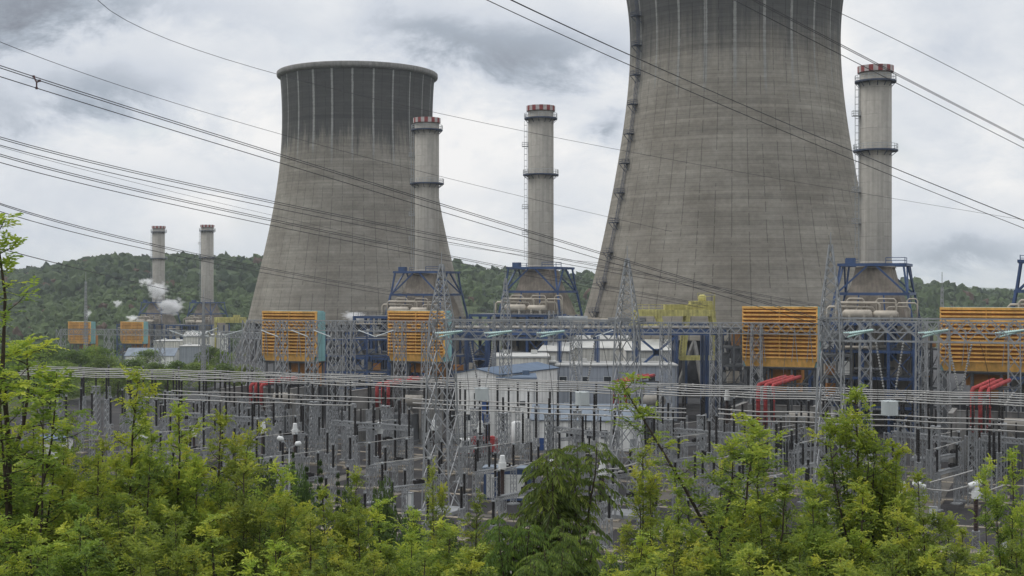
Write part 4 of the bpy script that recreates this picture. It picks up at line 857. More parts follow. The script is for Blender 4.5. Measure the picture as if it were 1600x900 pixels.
def power_bay():
    spots = [(400, 268, 'leftmost near'), (598, 262, 'second'), (1196, 228, 'third'), (1532, 216, 'rightmost')]
    t0 = None
    for i, (px, D, n) in enumerate(spots):
        where = ['below the leftmost near orange intake', 'left of the blue roofed white building', 'below the orange intake left of the largest chimney', 'at the right frame edge'][i]
        bus_duct(px, D, 'red triple bus duct %s' % where, 600 if i != 3 else 606)
        if i == 0: t0 = transformer(G(px + 22, D - 4), TH, 'grey transformer with pale conservator %s' % where)
        else: dup(t0, G(px + 26, D - 4), TH, 'grey transformer with pale conservator %s' % where)
        for s, side in ((-1, 'left'), (1, 'right')):
            b = MB(); b.box((0, 0, 5), (.6, 10, 10)); b.box((0, 0, 10.06), (.8, 10.2, .14)); o = b.build('fire_wall', M['concrete'], None, G(px + 22, D) + Vector((s * 6.8, 0, 0))); o.rotation_euler[2] = TH; tag(o, 'concrete fire wall on the %s of the transformer %s' % (side, where), 'fire wall', 'fire walls beside the transformers')
        b = MB(); b.box((0, 0, 4.6), (16, .5, 9.2)); b.box((0, 0, 9.26), (16.2, .7, .12)); o = b.build('fire_wall', M['concrete'], None, G(px + 30, D + 7)); o.rotation_euler[2] = TH; tag(o, 'long concrete wall behind the transformer %s' % where, 'fire wall', 'fire walls beside the transformers')
    tag_red = bus_duct(968, 262, 'red bus duct seen through the central lattice mast', 596)
    dup(t0, G(998, 258), TH, 'grey transformer right of the central lattice mast')

# ------------------------------------------------------------------ buildings
def house(name, label, cat, px0, px1, D, z_eave, z_ridge, depth, wall, roof, rz=0.0, gable='x', over=.35, windows=(), doors=(), group=None, z0=0.0):
    """gabled block whose front face spans px0..px1 at depth D; ridge along x (gable='x') or y, or flat (None)"""
    a, c = G(px0, D, z0), G(px1, D, z0); W = (c - a).length; t = thing(name, label, cat, (a + c) / 2, rz, group); h, r = z_eave - z0, z_ridge - z0
    b = MB(); hw = W / 2
    if gable == 'y':
        b.quad([(-hw, 0, 0), (hw, 0, 0), (hw, 0, h), (0, 0, r), (-hw, 0, h)]); b.quad([(hw, depth, 0), (-hw, depth, 0), (-hw, depth, h), (0, depth, r), (hw, depth, h)])
        b.quad([(-hw, depth, 0), (-hw, 0, 0), (-hw, 0, h), (-hw, depth, h)]); b.quad([(hw, 0, 0), (hw, depth, 0), (hw, depth, h), (hw, 0, h)])
    elif gable == 'x':
        b.quad([(-hw, 0, 0), (hw, 0, 0), (hw, 0, h), (-hw, 0, h)]); b.quad([(hw, depth, 0), (-hw, depth, 0), (-hw, depth, h), (hw, depth, h)])
        b.quad([(-hw, depth, 0), (-hw, 0, 0), (-hw, 0, h), (-hw, depth / 2, r), (-hw, depth, h)]); b.quad([(hw, 0, 0), (hw, depth, 0), (hw, depth, h), (hw, depth / 2, r), (hw, 0, h)])
    else: b.box((0, depth / 2, h / 2), (W, depth, h))
    b.build('wall', wall, t)
    q = MB(); e = over; tk = .18
    def slab(p): 
        n = (Vector(p[1]) - Vector(p[0])).cross(Vector(p[3]) - Vector(p[0])).normalized() * tk; n = n if n.z > 0 else -n
        lo = [Vector(v) + n * .1 for v in p]; hi = [Vector(v) + n * 1.1 for v in p]; q.quad(hi); q.quad(lo[::-1])
        for k in range(4): q.quad([lo[k], lo[(k + 1) % 4], hi[(k + 1) % 4], hi[k]])
    if gable == 'y':
        for s in (-1, 1): slab([(0, -e, r), (0, depth + e, r), (s * (hw + e), depth + e, h - e * (r - h) / hw), (s * (hw + e), -e, h - e * (r - h) / hw)])
    elif gable == 'x':
        m = depth / 2
        for s in (-1, 1): slab([(-hw - e, m, r), (hw + e, m, r), (hw + e, m + s * (m + e), h - e * (r - h) / m), (-hw - e, m + s * (m + e), h - e * (r - h) / m)])
    else:
        q.box((0, depth / 2, h + .12), (W + .3, depth + .3, .24)); 
        for k in range(2): q.box((-hw * .5 + k * hw, depth * .6, h + .7), (1.4, 1.2, .9))
    q.build('roof', roof, t)
    for s in (-1, 1): m = MB(); m.bar((s * (hw - .35), -.12, 0), (s * (hw - .35), -.12, h - .1), .14); m.build('downpipe', M['galv'], t)
    m = MB(); m.bar((-hw - .1, -.22 if gable != 'y' else depth + .2, h - .08), (hw + .1, -.22 if gable != 'y' else depth + .2, h - .08), .2); m.build('gutter', M['galv'], t)
    m = MB(); m.box((hw * .3, -.06, h * .62), (1.1, .14, .8)); [m.box((hw * .3, -.15, h * .62 - .3 + .2 * k), (1.0, .06, .06)) for k in range(4)]; m.build('vent', M['galv_dark'], t)
    for x, z, w, hh in windows:
        m = MB(); m.box((x, -.03, z), (w + .16, .10, hh + .16)); f = m.build('window', M['white'], t); g = MB(); g.box((x, -.07, z), (w, .06, hh)); g.box((x, -.105, z), (.06, .02, hh)); g.build('pane', M['window'], f)
    for x, w, hh, mt in doors:
        m = MB(); m.box((x, -.05, hh / 2), (w, .12, hh)); f = m.build('door', mt, t); g = MB(); g.box((x + w * .38, -.13, hh * .5), (.1, .06, .2)); g.build('handle', M['galv'], f)
    return t
def buildings():
    z = beam_z
    house('turbine_hall', 'tall pale gabled hall behind the blue pipe rack', 'building', 888, 976, 335, z(544, 335), z(528, 335), 30, M['cream'], M['roofgrey'], TH * .5, 'x')
    house('workshop', 'lower cream wing left of the tall pale hall', 'building', 842, 892, 330, z(549, 330), z(538, 330), 24, M['cream'], M['roofgrey'], TH * .5, 'x')
    house('workshop', 'lower gabled cream shed right of the tall pale hall', 'building', 978, 1056, 325, z(548, 325), z(534, 325), 22, M['cream'], M['roofgrey'], 0, 'x', doors=((-3, 3.5, 4.5, M['galv_light']),))
    house('annex', 'long flat grey blue building below the pale halls', 'building', 868, 1058, 300, z(571, 300), 0, 14, M['greyblue'], M['roofgrey'], 0, None, doors=((-10, 3.6, 4.2, M['roofgrey']), (7, 1.4, 2.4, M['galv_light'])), windows=tuple((x, 9.5, 1.6, 1.0) for x in (-12, -7, -2, 3, 8)))
    house('annex', 'narrow flat grey block at the left end of the grey blue building', 'building', 853, 868, 302, z(566, 302), 0, 10, M['greyblue'], M['roofgrey'], 0, None)
    house('store', 'flat cream block with a tall shutter door', 'building', 769, 858, 292, z(558, 292), 0, 16, M['cream'], M['roofgrey'], 0, None, doors=((4.0, 3.0, 11, M['roofgrey']),))
    house('control_house', 'white gabled building with a blue roof and blue door', 'building', 706, 784, 262, z(585, 262), z(577, 262), 26, M['whitewall'], M['roofblue'], R(-28), 'y', doors=((2.0, 1.5, 9.0, M['bluedoor']),), windows=((-2, 4.5, 1.2, 1.2),))
    house('annex', 'low white block joined to the right of the blue roofed building', 'building', 776, 838, 258, z(592, 258), 0, 14, M['whitewall'], M['roofblue'], 0, None)
    house('relay_building', 'long low white building with a pale blue roof and dark windows', 'building', 830, 1006, 245, z(657, 245), z(637, 245), 13, M['whitewall'], M['roofpale'], R(-6), 'x', windows=tuple((x, 3.1, 1.1, 1.5) for x in (-7, -3.4, 0.4, 3.0, 5.4)), doors=((8.4, 1.2, 2.3, M['galv_light']), (-8.6, 1.2, 2.3, M['bluedoor'])))
    house('site_hut', 'small white hut with a blue roof at the left behind trees', 'hut', 57, 101, 212, z(688, 212), z(683, 212), 3.0, M['whitewall'], M['roofblue'], R(-10), 'x', over=.3, windows=((.6, z(698, 212), .9, .8),), doors=((-1.2, .9, 2, M['galv_light']),), z0=z(709, 212) - 1.0)
    # far plant sheds
    for px0, px1, D, y0, y1, wl, rf, g, l in ((195, 272, 610, 556, 545, 'whitewall', 'roofpale', 'x', 'far low shed with a pale blue roof before the far chimneys'), (240, 282, 650, 533, 533, 'cream', 'roofgrey', None, 'far flat cream block behind the pale blue roofed shed'), (286, 318, 620, 526, 519, 'cream', 'roofgrey', 'x', 'far pale gabled shed below the second far chimney'), (310, 346, 640, 524, 524, 'whitewall', 'roofgrey', None, 'far white block beside the far gabled shed'), (280, 318, 600, 541, 541, 'greyblue', 'roofgrey', None, 'far grey block in front of the far gabled shed')):
        house('shed', l, 'building', px0, px1, D, z(y0, D), z(y1, D), 14, M[wl], M[rf], 0, g, z0=-14)
    # blue container in the yard
    p = G(794, 188); t = thing('container', 'blue and white container among the transformers behind the drooping tree', 'container', p, R(-8)); W, H = 6.6, 4.4
    b = MB(); b.box((0, 0, H / 2 + .2), (W, 2.6, H)); b.build('body', M['blue'], t); b = MB(); b.box((0, 0, H + .32), (W + .4, 3.1, .18)); b.build('roof', M['roofpale'], t)
    for x, w in ((-2.3, 1.1), (.9, 3.6)): b = MB(); b.box((x, -1.32, 2.2), (w, .06, 3.3)); b.build('panel', M['whitewall'], t)
    t = thing('storage_tank', 'slim upright white tank at the left end of the long low building', 'tank', G(808, 238)); b = MB(); b.lathe([(1.15, 0), (1.15, z(658, 238) - .3), (.6, z(658, 238))], 20); b.build('shell', M['white'], t)
    b = MB(); [b.bar((x, -1.2, 0), (x, -1.2, z(658, 238)), .08) for x in (-.25, .25)]; b.build('ladder', M['galv'], t)
def pipe_rack():
    t = thing('pipe_rack', 'blue steel pipe rack in front of the pale halls', 'pipe rack', G(990, 308), 0); o = t.location
    D = 308; zt, zb = beam_z(514, D), beam_z(524, D); xs = [702, 728, 760, 875, 934, 995, 1057, 1104, 1128]
    f = MB(); a, c = P(700, 519, D) - o, P(1135, 519, D) - o
    for dy in (0, 7): f.bar(a + Vector((0, dy, 0)), c + Vector((0, dy, 0)), .5, h=1.4)
    f.build('girder', M['blue'], t)
    for px in xs:
        for dy in (0, 7):
            q = G(px, D) - o + Vector((0, dy, 0)); b = MB(); b.bar(q, q + Vector((0, 0, zb)), .35, h=.9 if dy == 0 else .5); b.bar(q + Vector((.35, 0, 0)), q + Vector((.35, 0, zb)), .1, h=1.0); b.bar(q - Vector((.35, 0, 0)), q + Vector((-.35, 0, zb)), .1, h=1.0); b.build('column', M['blue'], t)
    b = MB(); q = [P(997, 526, D) - o, P(1055, 526, D) - o, P(1055, 575, D) - o, P(997, 575, D) - o]; b.bar(q[0], q[2], .5); b.bar(q[1], q[3], .5); b.box(tuple((q[0] + q[2]) / 2), (1.6, .5, 1.6)); b.build('cross_brace', M['blue'], t)
    for k in range(5):
        b = MB(); y = .8 + k * 1.3; z = zt + .35; b.tube([a + Vector((0, y, zt - a.z + .3)), c + Vector((0, y, zt - a.z + .3))], .25 + .08 * (k % 2), 8); b.build('pipe', M[('beige', 'galv', 'galv_light')[k % 3]], t)
    b = MB(); b.railing([a + Vector((x, -.4, zt - a.z)) for x in np.linspace(0, c.x - a.x, 26)], 1.2, .1); b.build('railing', M['galv'], t)
    t = thing('cable_bridge', 'low blue steel deck between the middle boiler and the yellow crane', 'pipe rack', G(930, 345), 0); D = 345; o = t.location
    b = MB(); b.bar(P(850, 507, D) - o, P(1110, 507, D) - o, .6, h=1.2); [b.bar(G(px, D) - o, P(px, 505, D) - o, .6) for px in range(856, 1110, 36)]; b.build('frame', M['blue'], t)
    rn = random.Random(8)
    for k in range(8):
        b = MB(); x0 = rn.uniform(855, 1040); q = [P(x0, rn.uniform(496, 503), D - 1), P(x0 + rn.uniform(25, 60), 0, D - 1)]; q[1].z = q[0].z; b.tube([q[0] - o - Vector((0, 0, 4)), q[0] - o, q[1] - o, q[1] - o - Vector((0, 0, 4))], rn.choice([.25, .4, .6]), 8); b.build('pipe', M[('beige', 'galv_light', 'galv_dark')[k % 3]], t)
    # dark workshop row behind (turbine bays between the units)
    for i, (x0, x1, D, yt) in enumerate(((508, 606, 345, 520), (706, 770, 345, 512), (1128, 1165, 300, 512), (1440, 1470, 290, 520), (1285, 1330, 262, 520))):
        t = thing('steel_framework', 'blue and grey open steelwork %s' % ['between the two left orange intakes', 'right of the second orange intake', 'left of the third orange intake', 'left of the rightmost orange intake', 'beside the right lattice mast'][i], 'framework', G((x0 + x1) / 2, D), 0, 'open steelwork between the power units'); o = t.location; H = beam_z(yt, D); W = (x1 - x0) / F * D
        b = MB(); xs2 = np.linspace(-W / 2, W / 2, max(3, int(W / 4)))
        for x in xs2:
            for y in (0, 6): b.bar((x, y, 0), (x, y, H), .4)
        for z in np.arange(4, H + .1, 4.2):
            for y in (0, 6): b.bar((-W / 2, y, z), (W / 2, y, z), .35)
        for j in range(len(xs2) - 1):
            for z in np.arange(4, H - 4, 4.2): b.bar((xs2[j], 0, z), (xs2[j + 1], 0, z + 4.2), .18)
        b.build('frame', M['blue'] if i in (0, 1) else M['galv_dark'], t)
        for j in range(14):
            b = MB(); s = (rn.uniform(.8, 3), rn.uniform(1, 3), rn.uniform(.8, 3)); zf = rn.choice(np.arange(0, max(4.1, H - 3), 4.2)) + .2; b.box((rn.uniform(-W / 2 + 1, W / 2 - 1), rn.uniform(1, 5), zf + s[2] / 2), s); b.build('equipment_cabinet', M[('dark', 'galv_dark', 'orange_dark', 'beige', 'whitewall', 'galv')[j % 6]], t)
        for z in np.arange(4.2, H, 4.2): b = MB(); b.box((0, 3, z), (W, 6, .1)); b.railing([(x, -.2, z) for x in xs2], 1.1, .08); b.build('walkway', M['galv_dark'], t)
def crane():
    D = 332; o = G(1050, D); t = thing('gantry_crane', 'yellow gantry crane before the near cooling tower', 'crane', o, 0); q = lambda x, y, d=0: P(x, y, D + d) - o
    b = MB(); a, c = q(992, 489), q(1116, 489)
    for dy in (0, 6): b.bar(a + Vector((0, dy, 0)), c + Vector((0, dy, 0)), .9, h=1.6)
    for x in (992, 1054, 1116): b.bar(q(x, 489), q(x, 489) + Vector((0, 6, 0)), .7)
    b.build('bridge', M['yellow'], t)
    for x0, x1 in ((996, 990), (1028, 1036), (1076, 1068), (1114, 1124)):
        for dy in (0, 6): b = MB(); b.bar(q(x0, 489) + Vector((0, dy, 0)), q(x1, 558 if x0 > 1050 else 512) + Vector((0, dy, 0)), .95, h=1.1); b.build('leg', M['yellow'], t)
    for x0, x1, y in ((986, 1050, 510), (1062, 1130, 560)): b = MB(); b.bar(q(x0, y), q(x1, y), .9, h=.9); b.bar(q(x0, y) + Vector((0, 6, 0)), q(x1, y) + Vector((0, 6, 0)), .9, h=.9); b.build('sill_beam', M['yellow'], t)
    b = MB(); c = q(1097, 478); b.box(tuple(c + Vector((0, 3, 0))), (5.4, 5, 2.4)); b.box(tuple(q(1062, 481) + Vector((0, 3, 0))), (7, 4.5, 1.6)); b.lathe([(1.0, 0), (1.0, 1.8), (.5, 2.2)], 12, 0, tuple(q(1100, 474) + Vector((0, 3, 0)))); b.build('trolley', M['yellow'], t)
    b = MB(); b.railing([q(x, 484) for x in range(994, 1118, 10)], 1.3, .1); b.build('railing', M['yellow'], t)
    b = MB(); b.railing([q(1090, 468) + Vector((0, -.2, 0)), q(1117, 468) + Vector((0, -.2, 0))], 1.6, .12); b.bar(q(1116, 489), q(1116, 462), .4); b.build('mast', M['yellow'], t)
    b = MB(); [b.box(tuple(q(1064 + k * .5, 552 - k * 4.6, -.6)), (1.2, .1, .12)) for k in range(12)]; b.build('ladder', M['yellow'], t)
    b = MB()
    for dx in (990, 1124): b.bar(q(dx, 512 if dx < 1000 else 560), G(dx, D) - o, .6); b.bar(q(dx, 512 if dx < 1000 else 560) + Vector((0, 6, 0)), G(dx, D) - o + Vector((0, 6, 0)), .6)
    for dx in (1036, 1068): b.bar(q(dx, 512 if dx < 1050 else 560), G(dx, D) - o, .6)
    b.build('pedestal', M['galv_dark'], t)
    t = thing('gantry_crane', 'small far yellow beam crane left of the farther cooling tower', 'crane', P(360, 500, 640)); b = MB(); b.box((0, 0, 0), (15, 3, 2.6)); b.box((3, 0, 1.8), (3, 2, 1.2)); b.build('bridge', M['yellow'], t); b = MB(); [b.bar((x, y, -1.3), (x, y, -t.location.z - 14), .7) for x in (-7, 7) for y in (-1, 1)]; b.build('leg', M['yellow'], t)
def fire_truck():
    D = 238; p = G(748, D); t = thing('fire_truck', 'red truck with a white cab parked left of the long low white building', 'truck', p, R(12))
    b = MB(); b.box((.9, 0, 2.0), (4.6, 2.4, 2.4)); b.box((.9, 0, 3.3), (3.8, 1.6, .3)); b.box((0, 0, .75), (7.4, 2.0, .35)); b.build('body', M['red'], t)
    b = MB(); pr = [(-3.7, .7), (-3.7, 1.9), (-3.2, 3.1), (-1.6, 3.1), (-1.6, .7)]
    for y in (-1.15, 1.15): b.quad([(x, y, z) for x, z in (pr if y < 0 else pr[::-1])])
    for k in range(5): (x0, z0), (x1, z1) = pr[k], pr[(k + 1) % 5]; b.quad([(x0, -1.15, z0), (x0, 1.15, z0), (x1, 1.15, z1), (x1, -1.15, z1)])
    b.build('cab', M['white'], t); b = MB(); b.box((-2.5, -1.17, 2.4), (1.1, .04, .8)); b.build('side_window', M['window'], t)
    b = MB(); b.quad([(-3.69, -1, 2.0), (-3.69, 1, 2.0), (-3.26, 1, 3.0), (-3.26, -1, 3.0)][::-1]); b.build('windscreen', M['window'], t)
    for x in (-2.6, 1.2, 2.5):
        for y in (-1.0, 1.0): b = MB(); b.tube([(x, y - .15, .5), (x, y + .15, .5)], .5, 14); w = b.build('wheel', M['tyre'], t); b = MB(); b.tube([(x, y - .17, .5), (x, y + .17, .5)], .24, 10); b.build('rim', M['galv'], w)
def lamps():
    p = P(452, 692, 150); p0 = Vector((p.x, p.y, 0)); t = thing('street_lamp', 'double headed white street lamp above the dark shrubs', 'street lamp', p0)
    b = MB(); b.tube([(0, 0, 0), (0, 0, p.z - .6)], [.12, .07], 8); b.build('pole', M['galv'], t)
    for s, x, z in ((-1, -.75, 1.0), (1, .75, -.1)):
        b = MB(); b.tube([(0, 0, p.z - .6), (x * .5, 0, p.z - .4 + z * .3), (x, 0, p.z - .2 + z * .5)], .05, 6); b.build('arm', M['galv_light'], t)
        b = MB(); b.tube([(x * .9, 0, p.z - .2 + z * .5), (x * 1.1, 0, p.z - .08 + z * .5), (x * 1.6, 0, p.z - .02 + z * .55), (x * 1.8, 0, p.z - .1 + z * .55)], [.12, .3, .3, .12], 10); b.build('lamp_head', M['white'], t)
    p = P(214, 683, 150); t = thing('street_lamp', 'single street lamp head peeping out behind the left saplings', 'street lamp', Vector((p.x, p.y, 0))); b = MB(); b.tube([(0, 0, 0), (0, 0, p.z - .2), (.3, 0, p.z)], .08, 8); b.build('pole', M['galv'], t); b = MB(); b.tube([(.2, 0, p.z), (.5, 0, p.z + .1), (1.2, 0, p.z - .1)], [.1, .25, .15], 10); b.build('lamp_head', M['white'], t)

# ------------------------------------------------------------------ overhead lines
def curve3(p0, p1, p2, n=28):
    """parabola through three points, continued past both ends"""
    out = []
    for i in range(n + 1):
        s = i / n * 2; out.append(p0 * ((s - 1) * (s - 2) / 2) + p1 * (s * (2 - s)) + p2 * (s * (s - 1) / 2))
    return out
def line(label, pts, bundle=0, spacers=(), r=.03, name=None):
    q = [P(*p) for p in pts]; c = curve3(*q)
    d = (q[2] - q[0]).normalized(); s = d.cross(Vector((0, 0, 1))).normalized()
    if not bundle:
        b = MB(); b.tube([p - c[0] for p in c], r, 5); return tag(b.build(name or 'ground_wire', M['wire'], None, c[0]), label, 'cable', 'overhead ground wires')
    t = thing('conductor_bundle', label, 'cable', c[0], 0, 'triple conductor bundles of the overhead lines'); w = bundle
    offs = [s * -w * .5 + Vector((0, 0, w * .52)), s * w * .5 + Vector((0, 0, w * .07)), Vector((0, 0, -w * .48))]
    for o in offs: b = MB(); b.tube([p - c[0] + o for p in c], r, 5); b.build('conductor', M['wire'], t)
    for f in spacers:
        k = f * (len(c) - 1); i = int(k); p = c[i].lerp(c[min(i + 1, len(c) - 1)], k - i) - c[0]; b = MB()
        for o in offs: b.bar(p, p + o, .09); b.box(tuple(p + o), (.16, .16, .16))
        b.build('spacer', M['spacer'], t)
def cables():
    line('triple bundle crossing high over the near cooling tower from top centre to the right', [(560, -112, 95), (1100, 143, 135), (1640, 365, 168)], 1.25, (.12,), .04)
    line('triple bundle at upper right passing above the largest chimney top', [(900, -140, 90), (1290, 64, 118), (1720, 285, 150)], 1.1, (.9,), .035)
    line('thin wire at the upper right corner above every bundle', [(1130, -55, 110), (1400, 62, 130), (1720, 230, 155)])
    line('thin wire crossing the top of the farther cooling tower', [(140, -31, 110), (690, 178, 180), (1690, 358, 260)], r=.03)
    line('thin wire from the left edge passing behind two chimneys', [(-120, 12, 105), (440, 210, 170), (1050, 362, 235)])
    line('upper left triple bundle with a dark spacer near the left edge', [(-120, 70, 88), (470, 257, 128), (1290, 505, 172)], .95, (.192,), .038)
    line('second triple bundle from the left edge with a spacer at the frame edge', [(-120, 166, 95), (430, 320, 150), (1282, 480, 240)], .8, (.103,), .038)
    line('third triple bundle from the left edge', [(-120, 200, 95), (400, 342, 150), (1100, 478, 240)], .8, (), .038)
    line('lowest triple bundle running from the left edge to the long gantry', [(-120, 272, 95), (270, 393, 160), (690, 470, 258)], .85, (), .038)
    line('lone cable low at the left before the wooded hill', [(-100, 360, 110), (140, 424, 180), (330, 468, 300)], r=.05)
    line('faint thin wire between bundles at the left', [(-100, 196, 120), (230, 290, 180), (620, 380, 260)], r=.025)
    line('faint distant wire before the middle chimney', [(660, 374, 240), (830, 400, 260), (1000, 415, 275)], r=.03)

# ------------------------------------------------------------------ trees
def unit(a): return a / np.maximum(np.linalg.norm(a, axis=-1, keepdims=True), 1e-9)
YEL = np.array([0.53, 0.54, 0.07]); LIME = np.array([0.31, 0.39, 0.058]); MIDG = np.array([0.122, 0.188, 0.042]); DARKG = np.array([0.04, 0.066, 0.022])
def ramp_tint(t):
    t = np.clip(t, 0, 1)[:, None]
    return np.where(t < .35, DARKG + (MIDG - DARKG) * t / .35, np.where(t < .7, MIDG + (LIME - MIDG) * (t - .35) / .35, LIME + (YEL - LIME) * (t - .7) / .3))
class Crown:
    """collects leaves as small lens shaped quads"""
    def __init__(s): s.b = []; s.d = []; s.n = []; s.l = []; s.w = []; s.t = []
    def add(s, base, direc, norm, length, width, tint): s.b.append(base); s.d.append(direc); s.n.append(norm); s.l.append(length); s.w.append(width); s.t.append(tint)
    def build(s, name, mat, parent):
        b, d, n = np.concatenate(s.b), unit(np.concatenate(s.d)), np.concatenate(s.n); l, w, t = np.concatenate(s.l)[:, None], np.concatenate(s.w)[:, None], np.concatenate(s.t)
        p = unit(np.cross(d, n)); nn = np.cross(p, d); V = np.stack([b, b + d * l * .5 + p * w * .5 + nn * w * .18, b + d * l - nn * w * .12, b + d * l * .5 - p * w * .5 + nn * w * .18], 1)
        K = len(b); Fc = np.arange(K * 4).reshape(K, 4)
        return np_mesh(name, V.reshape(-1, 3), Fc, np.repeat(t, 4, 0), mat, parent)
def fronds(cr, rs, o, d, L, tint, pairs=4, droop=.25, ll=.34, lw=.42, hang=.12):
    """pinnate leaves: o, d (n,3), L (n,), tint (n,)"""
    up = np.array([0, 0, 1.0]); d = unit(d); s = unit(np.cross(d, up) + rs.normal(0, .15, d.shape)); n = np.cross(s, d)
    for k in range(pairs + 1):
        f = (k + .6) / (pairs + .6); pos = o + d * (L * f)[:, None] - up * (droop * L * f * f)[:, None]; tang = unit(d - up * (2 * droop * f))
        for sg in ((-1, 1) if k < pairs else (0,)):
            di = tang * (.55 if sg else 1) + s * sg * .85 - up * hang + rs.normal(0, .12, d.shape); le = L * ll * rs.uniform(.8, 1.15, len(L)) * (1 if k else .8)
            cr.add(pos, di, unit(n + rs.normal(0, .35, n.shape)), le, le * lw, ramp_tint(tint + rs.normal(0, .07, len(L))))
def skeleton(rs, H, spread, nlead, lean, lowest=.15):
    tr = np.linspace(0, 1, 9); wob = rs.normal(0, .035 * H / 3, (9, 2)).cumsum(0) * .5 * tr[:, None]
    main = np.stack([lean[0] * tr ** 1.3 + wob[:, 0], lean[1] * tr ** 1.3 + wob[:, 1], H * tr], 1); leads = [main]
    for k in range(nlead):
        f = rs.uniform(lowest, .62); i = f * 8; b = main[int(i)] + (main[int(i) + 1] - main[int(i)]) * (i - int(i)); a = k * 2.4 + rs.uniform(-.5, .5); ztop = H * rs.uniform(max(f + .18, .5), .95)
        Rr = spread * rs.uniform(.45, 1.0) * (1.2 - ztop / H) ** .3 * 1.0; s = np.linspace(0, 1, 7); pts = np.stack([b[0] + np.cos(a) * Rr * (1 - (1 - s) ** 2), b[1] + np.sin(a) * Rr * (1 - (1 - s) ** 2), b[2] + (ztop - b[2]) * s ** 1.15], 1)
        pts[:, :2] += rs.normal(0, .03, (7, 2)).cumsum(0); leads.append(pts)
    return leads
def interp(pts, s):
    i = np.clip(s * (len(pts) - 1), 0, len(pts) - 1.001); k = i.astype(int); return pts[k] + (pts[k + 1] - pts[k]) * (i - k)[:, None]
def tuft(cr, rs, o, d, n, L, tint):
    """a rounded spray of pinnate leaves at a shoot end"""
    az = rs.uniform(0, 6.28, n); el = rs.uniform(-.35, 1.25, n); dd = np.stack([np.cos(az) * np.cos(el), np.sin(az) * np.cos(el), np.sin(el)], 1) + d * .55
    oo = o + rs.normal(0, .05, (n, 3)) - d * rs.uniform(0, .22, n)[:, None]
    fronds(cr, rs, oo, dd, L * rs.uniform(.65, 1.15, n), np.clip(tint + .10 * np.sin(el) + rs.normal(0, .06, n), .03, 1), pairs=4, droop=.35, ll=.31, lw=.52, hang=.1)  # upward leaves tinted lighter, undersides darker: light and shade put into the tint
def make_locust(seed, H=8.0, spread=1.3, nlead=9, lean=(0, 0), dens=1.0, name='sapling', warm=0.0, s0=.12, tw=.75, frond=.30, tn=11):
    rs = np.random.RandomState(seed); leads = skeleton(rs, H, spread, nlead, lean); root = thing(name, 'x', 'tree', (0, 0, 0)); wood = MB(); cr = Crown()
    for li, pts in enumerate(leads):
        r0 = .085 if li == 0 else .04; wood.tube([tuple(p) for p in pts], [r0 * (1 - .86 * k / (len(pts) - 1)) for k in range(len(pts))], 6 if li == 0 else 5)
        L = np.linalg.norm(np.diff(pts, axis=0), axis=1).sum(); nt = int(L / .30 * dens); lt = rs.uniform(-.08, .08) + warm
        for j in range(nt):
            s = s0 + (1 - s0) * ((j + rs.rand()) / nt) ** .85; o = interp(pts, np.array([min(s, .995)]))[0]; a = j * 2.4 + rs.uniform(-.6, .6); el = rs.uniform(-.05, .6) + .25 * s
            tl = tw * (0.42 + .58 * (1 - s) ** .6) * rs.uniform(.4, 1.35); d = np.array([math.cos(a) * math.cos(el), math.sin(a) * math.cos(el), math.sin(el)])
            e = o + d * tl * .55; e2 = e + unit(d + np.array([0, 0, .45])) * tl * .45
            wood.tube([tuple(o), tuple(e), tuple(e2)], [.014, .009, .005], 3, caps=False)
            t = .20 + lt + .36 * s + rs.normal(0, .12)  # young tips yellower; older lower leaves also darkened to paint shade into the gaps
            tuft(cr, rs, e2, unit(e2 - e), tn, frond, t + .12)
            if tl > .35: tuft(cr, rs, o + (e - o) * .75, d, tn - 4, frond * .9, t - .06)
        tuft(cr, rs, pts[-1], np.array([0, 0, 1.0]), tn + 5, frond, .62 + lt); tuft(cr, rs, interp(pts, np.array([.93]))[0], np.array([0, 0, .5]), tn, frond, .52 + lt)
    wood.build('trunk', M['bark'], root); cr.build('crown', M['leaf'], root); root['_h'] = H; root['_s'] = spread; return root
def make_drooping(seed, H=8.0, spread=1.2):
    rs = np.random.RandomState(seed); leads = skeleton(rs, H, spread * .7, 10, (0, 0), .35); leads = [leads[0] * np.array([1, 1, .93])] + [np.concatenate([l[:1], l[1:] * np.array([1.25, 1.25, 1.0])]) for l in leads[1:]]; leads = [np.stack([l[:, 0], l[:, 1], l[:, 2] * min(1.0, H * rs.uniform(.8, .97) / l[-1, 2]) if 0 else np.maximum(l[:, 2], 0)], 1) for l in leads]; leads = [leads[0]] + [l * np.array([1, 1, 1]) + np.linspace(0, 1, len(l))[:, None] * np.array([0, 0, max(0, H * rs.uniform(.72, .97) - l[-1, 2])]) for l in leads[1:]]; root = thing('tree', 'x', 'tree', (0, 0, 0)); wood = MB(); cr = Crown()
    for li, pts in enumerate(leads):
        r0 = .09 if li == 0 else .045; wood.tube([tuple(p) for p in pts], [r0 * (1 - .8 * k / (len(pts) - 1)) for k in range(len(pts))], 6)
        n = 40 if li == 0 else 30; s = .35 + .65 * ((np.arange(n) + rs.rand(n)) / n) ** .8; o = interp(pts, np.minimum(s, .995)); az = rs.uniform(0, 6.28, n); d = np.stack([np.cos(az), np.sin(az), rs.uniform(.1, .8, n)], 1); L = rs.uniform(.45, .8, n) * spread / 1.2
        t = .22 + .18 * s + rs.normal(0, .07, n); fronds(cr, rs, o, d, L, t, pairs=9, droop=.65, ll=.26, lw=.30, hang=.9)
        for k in range(n): wood.tube([tuple(o[k]), tuple(o[k] + unit(d[k]) * L[k] * .5 - np.array([0, 0, .19 * L[k]])), tuple(o[k] + unit(d[k]) * L[k] - np.array([0, 0, .75 * L[k]]))], .006, 3, caps=False)
    wood.build('trunk', M['bark'], root); cr.build('crown', M['leaf'], root); root['_h'] = H; root['_s'] = spread; return root
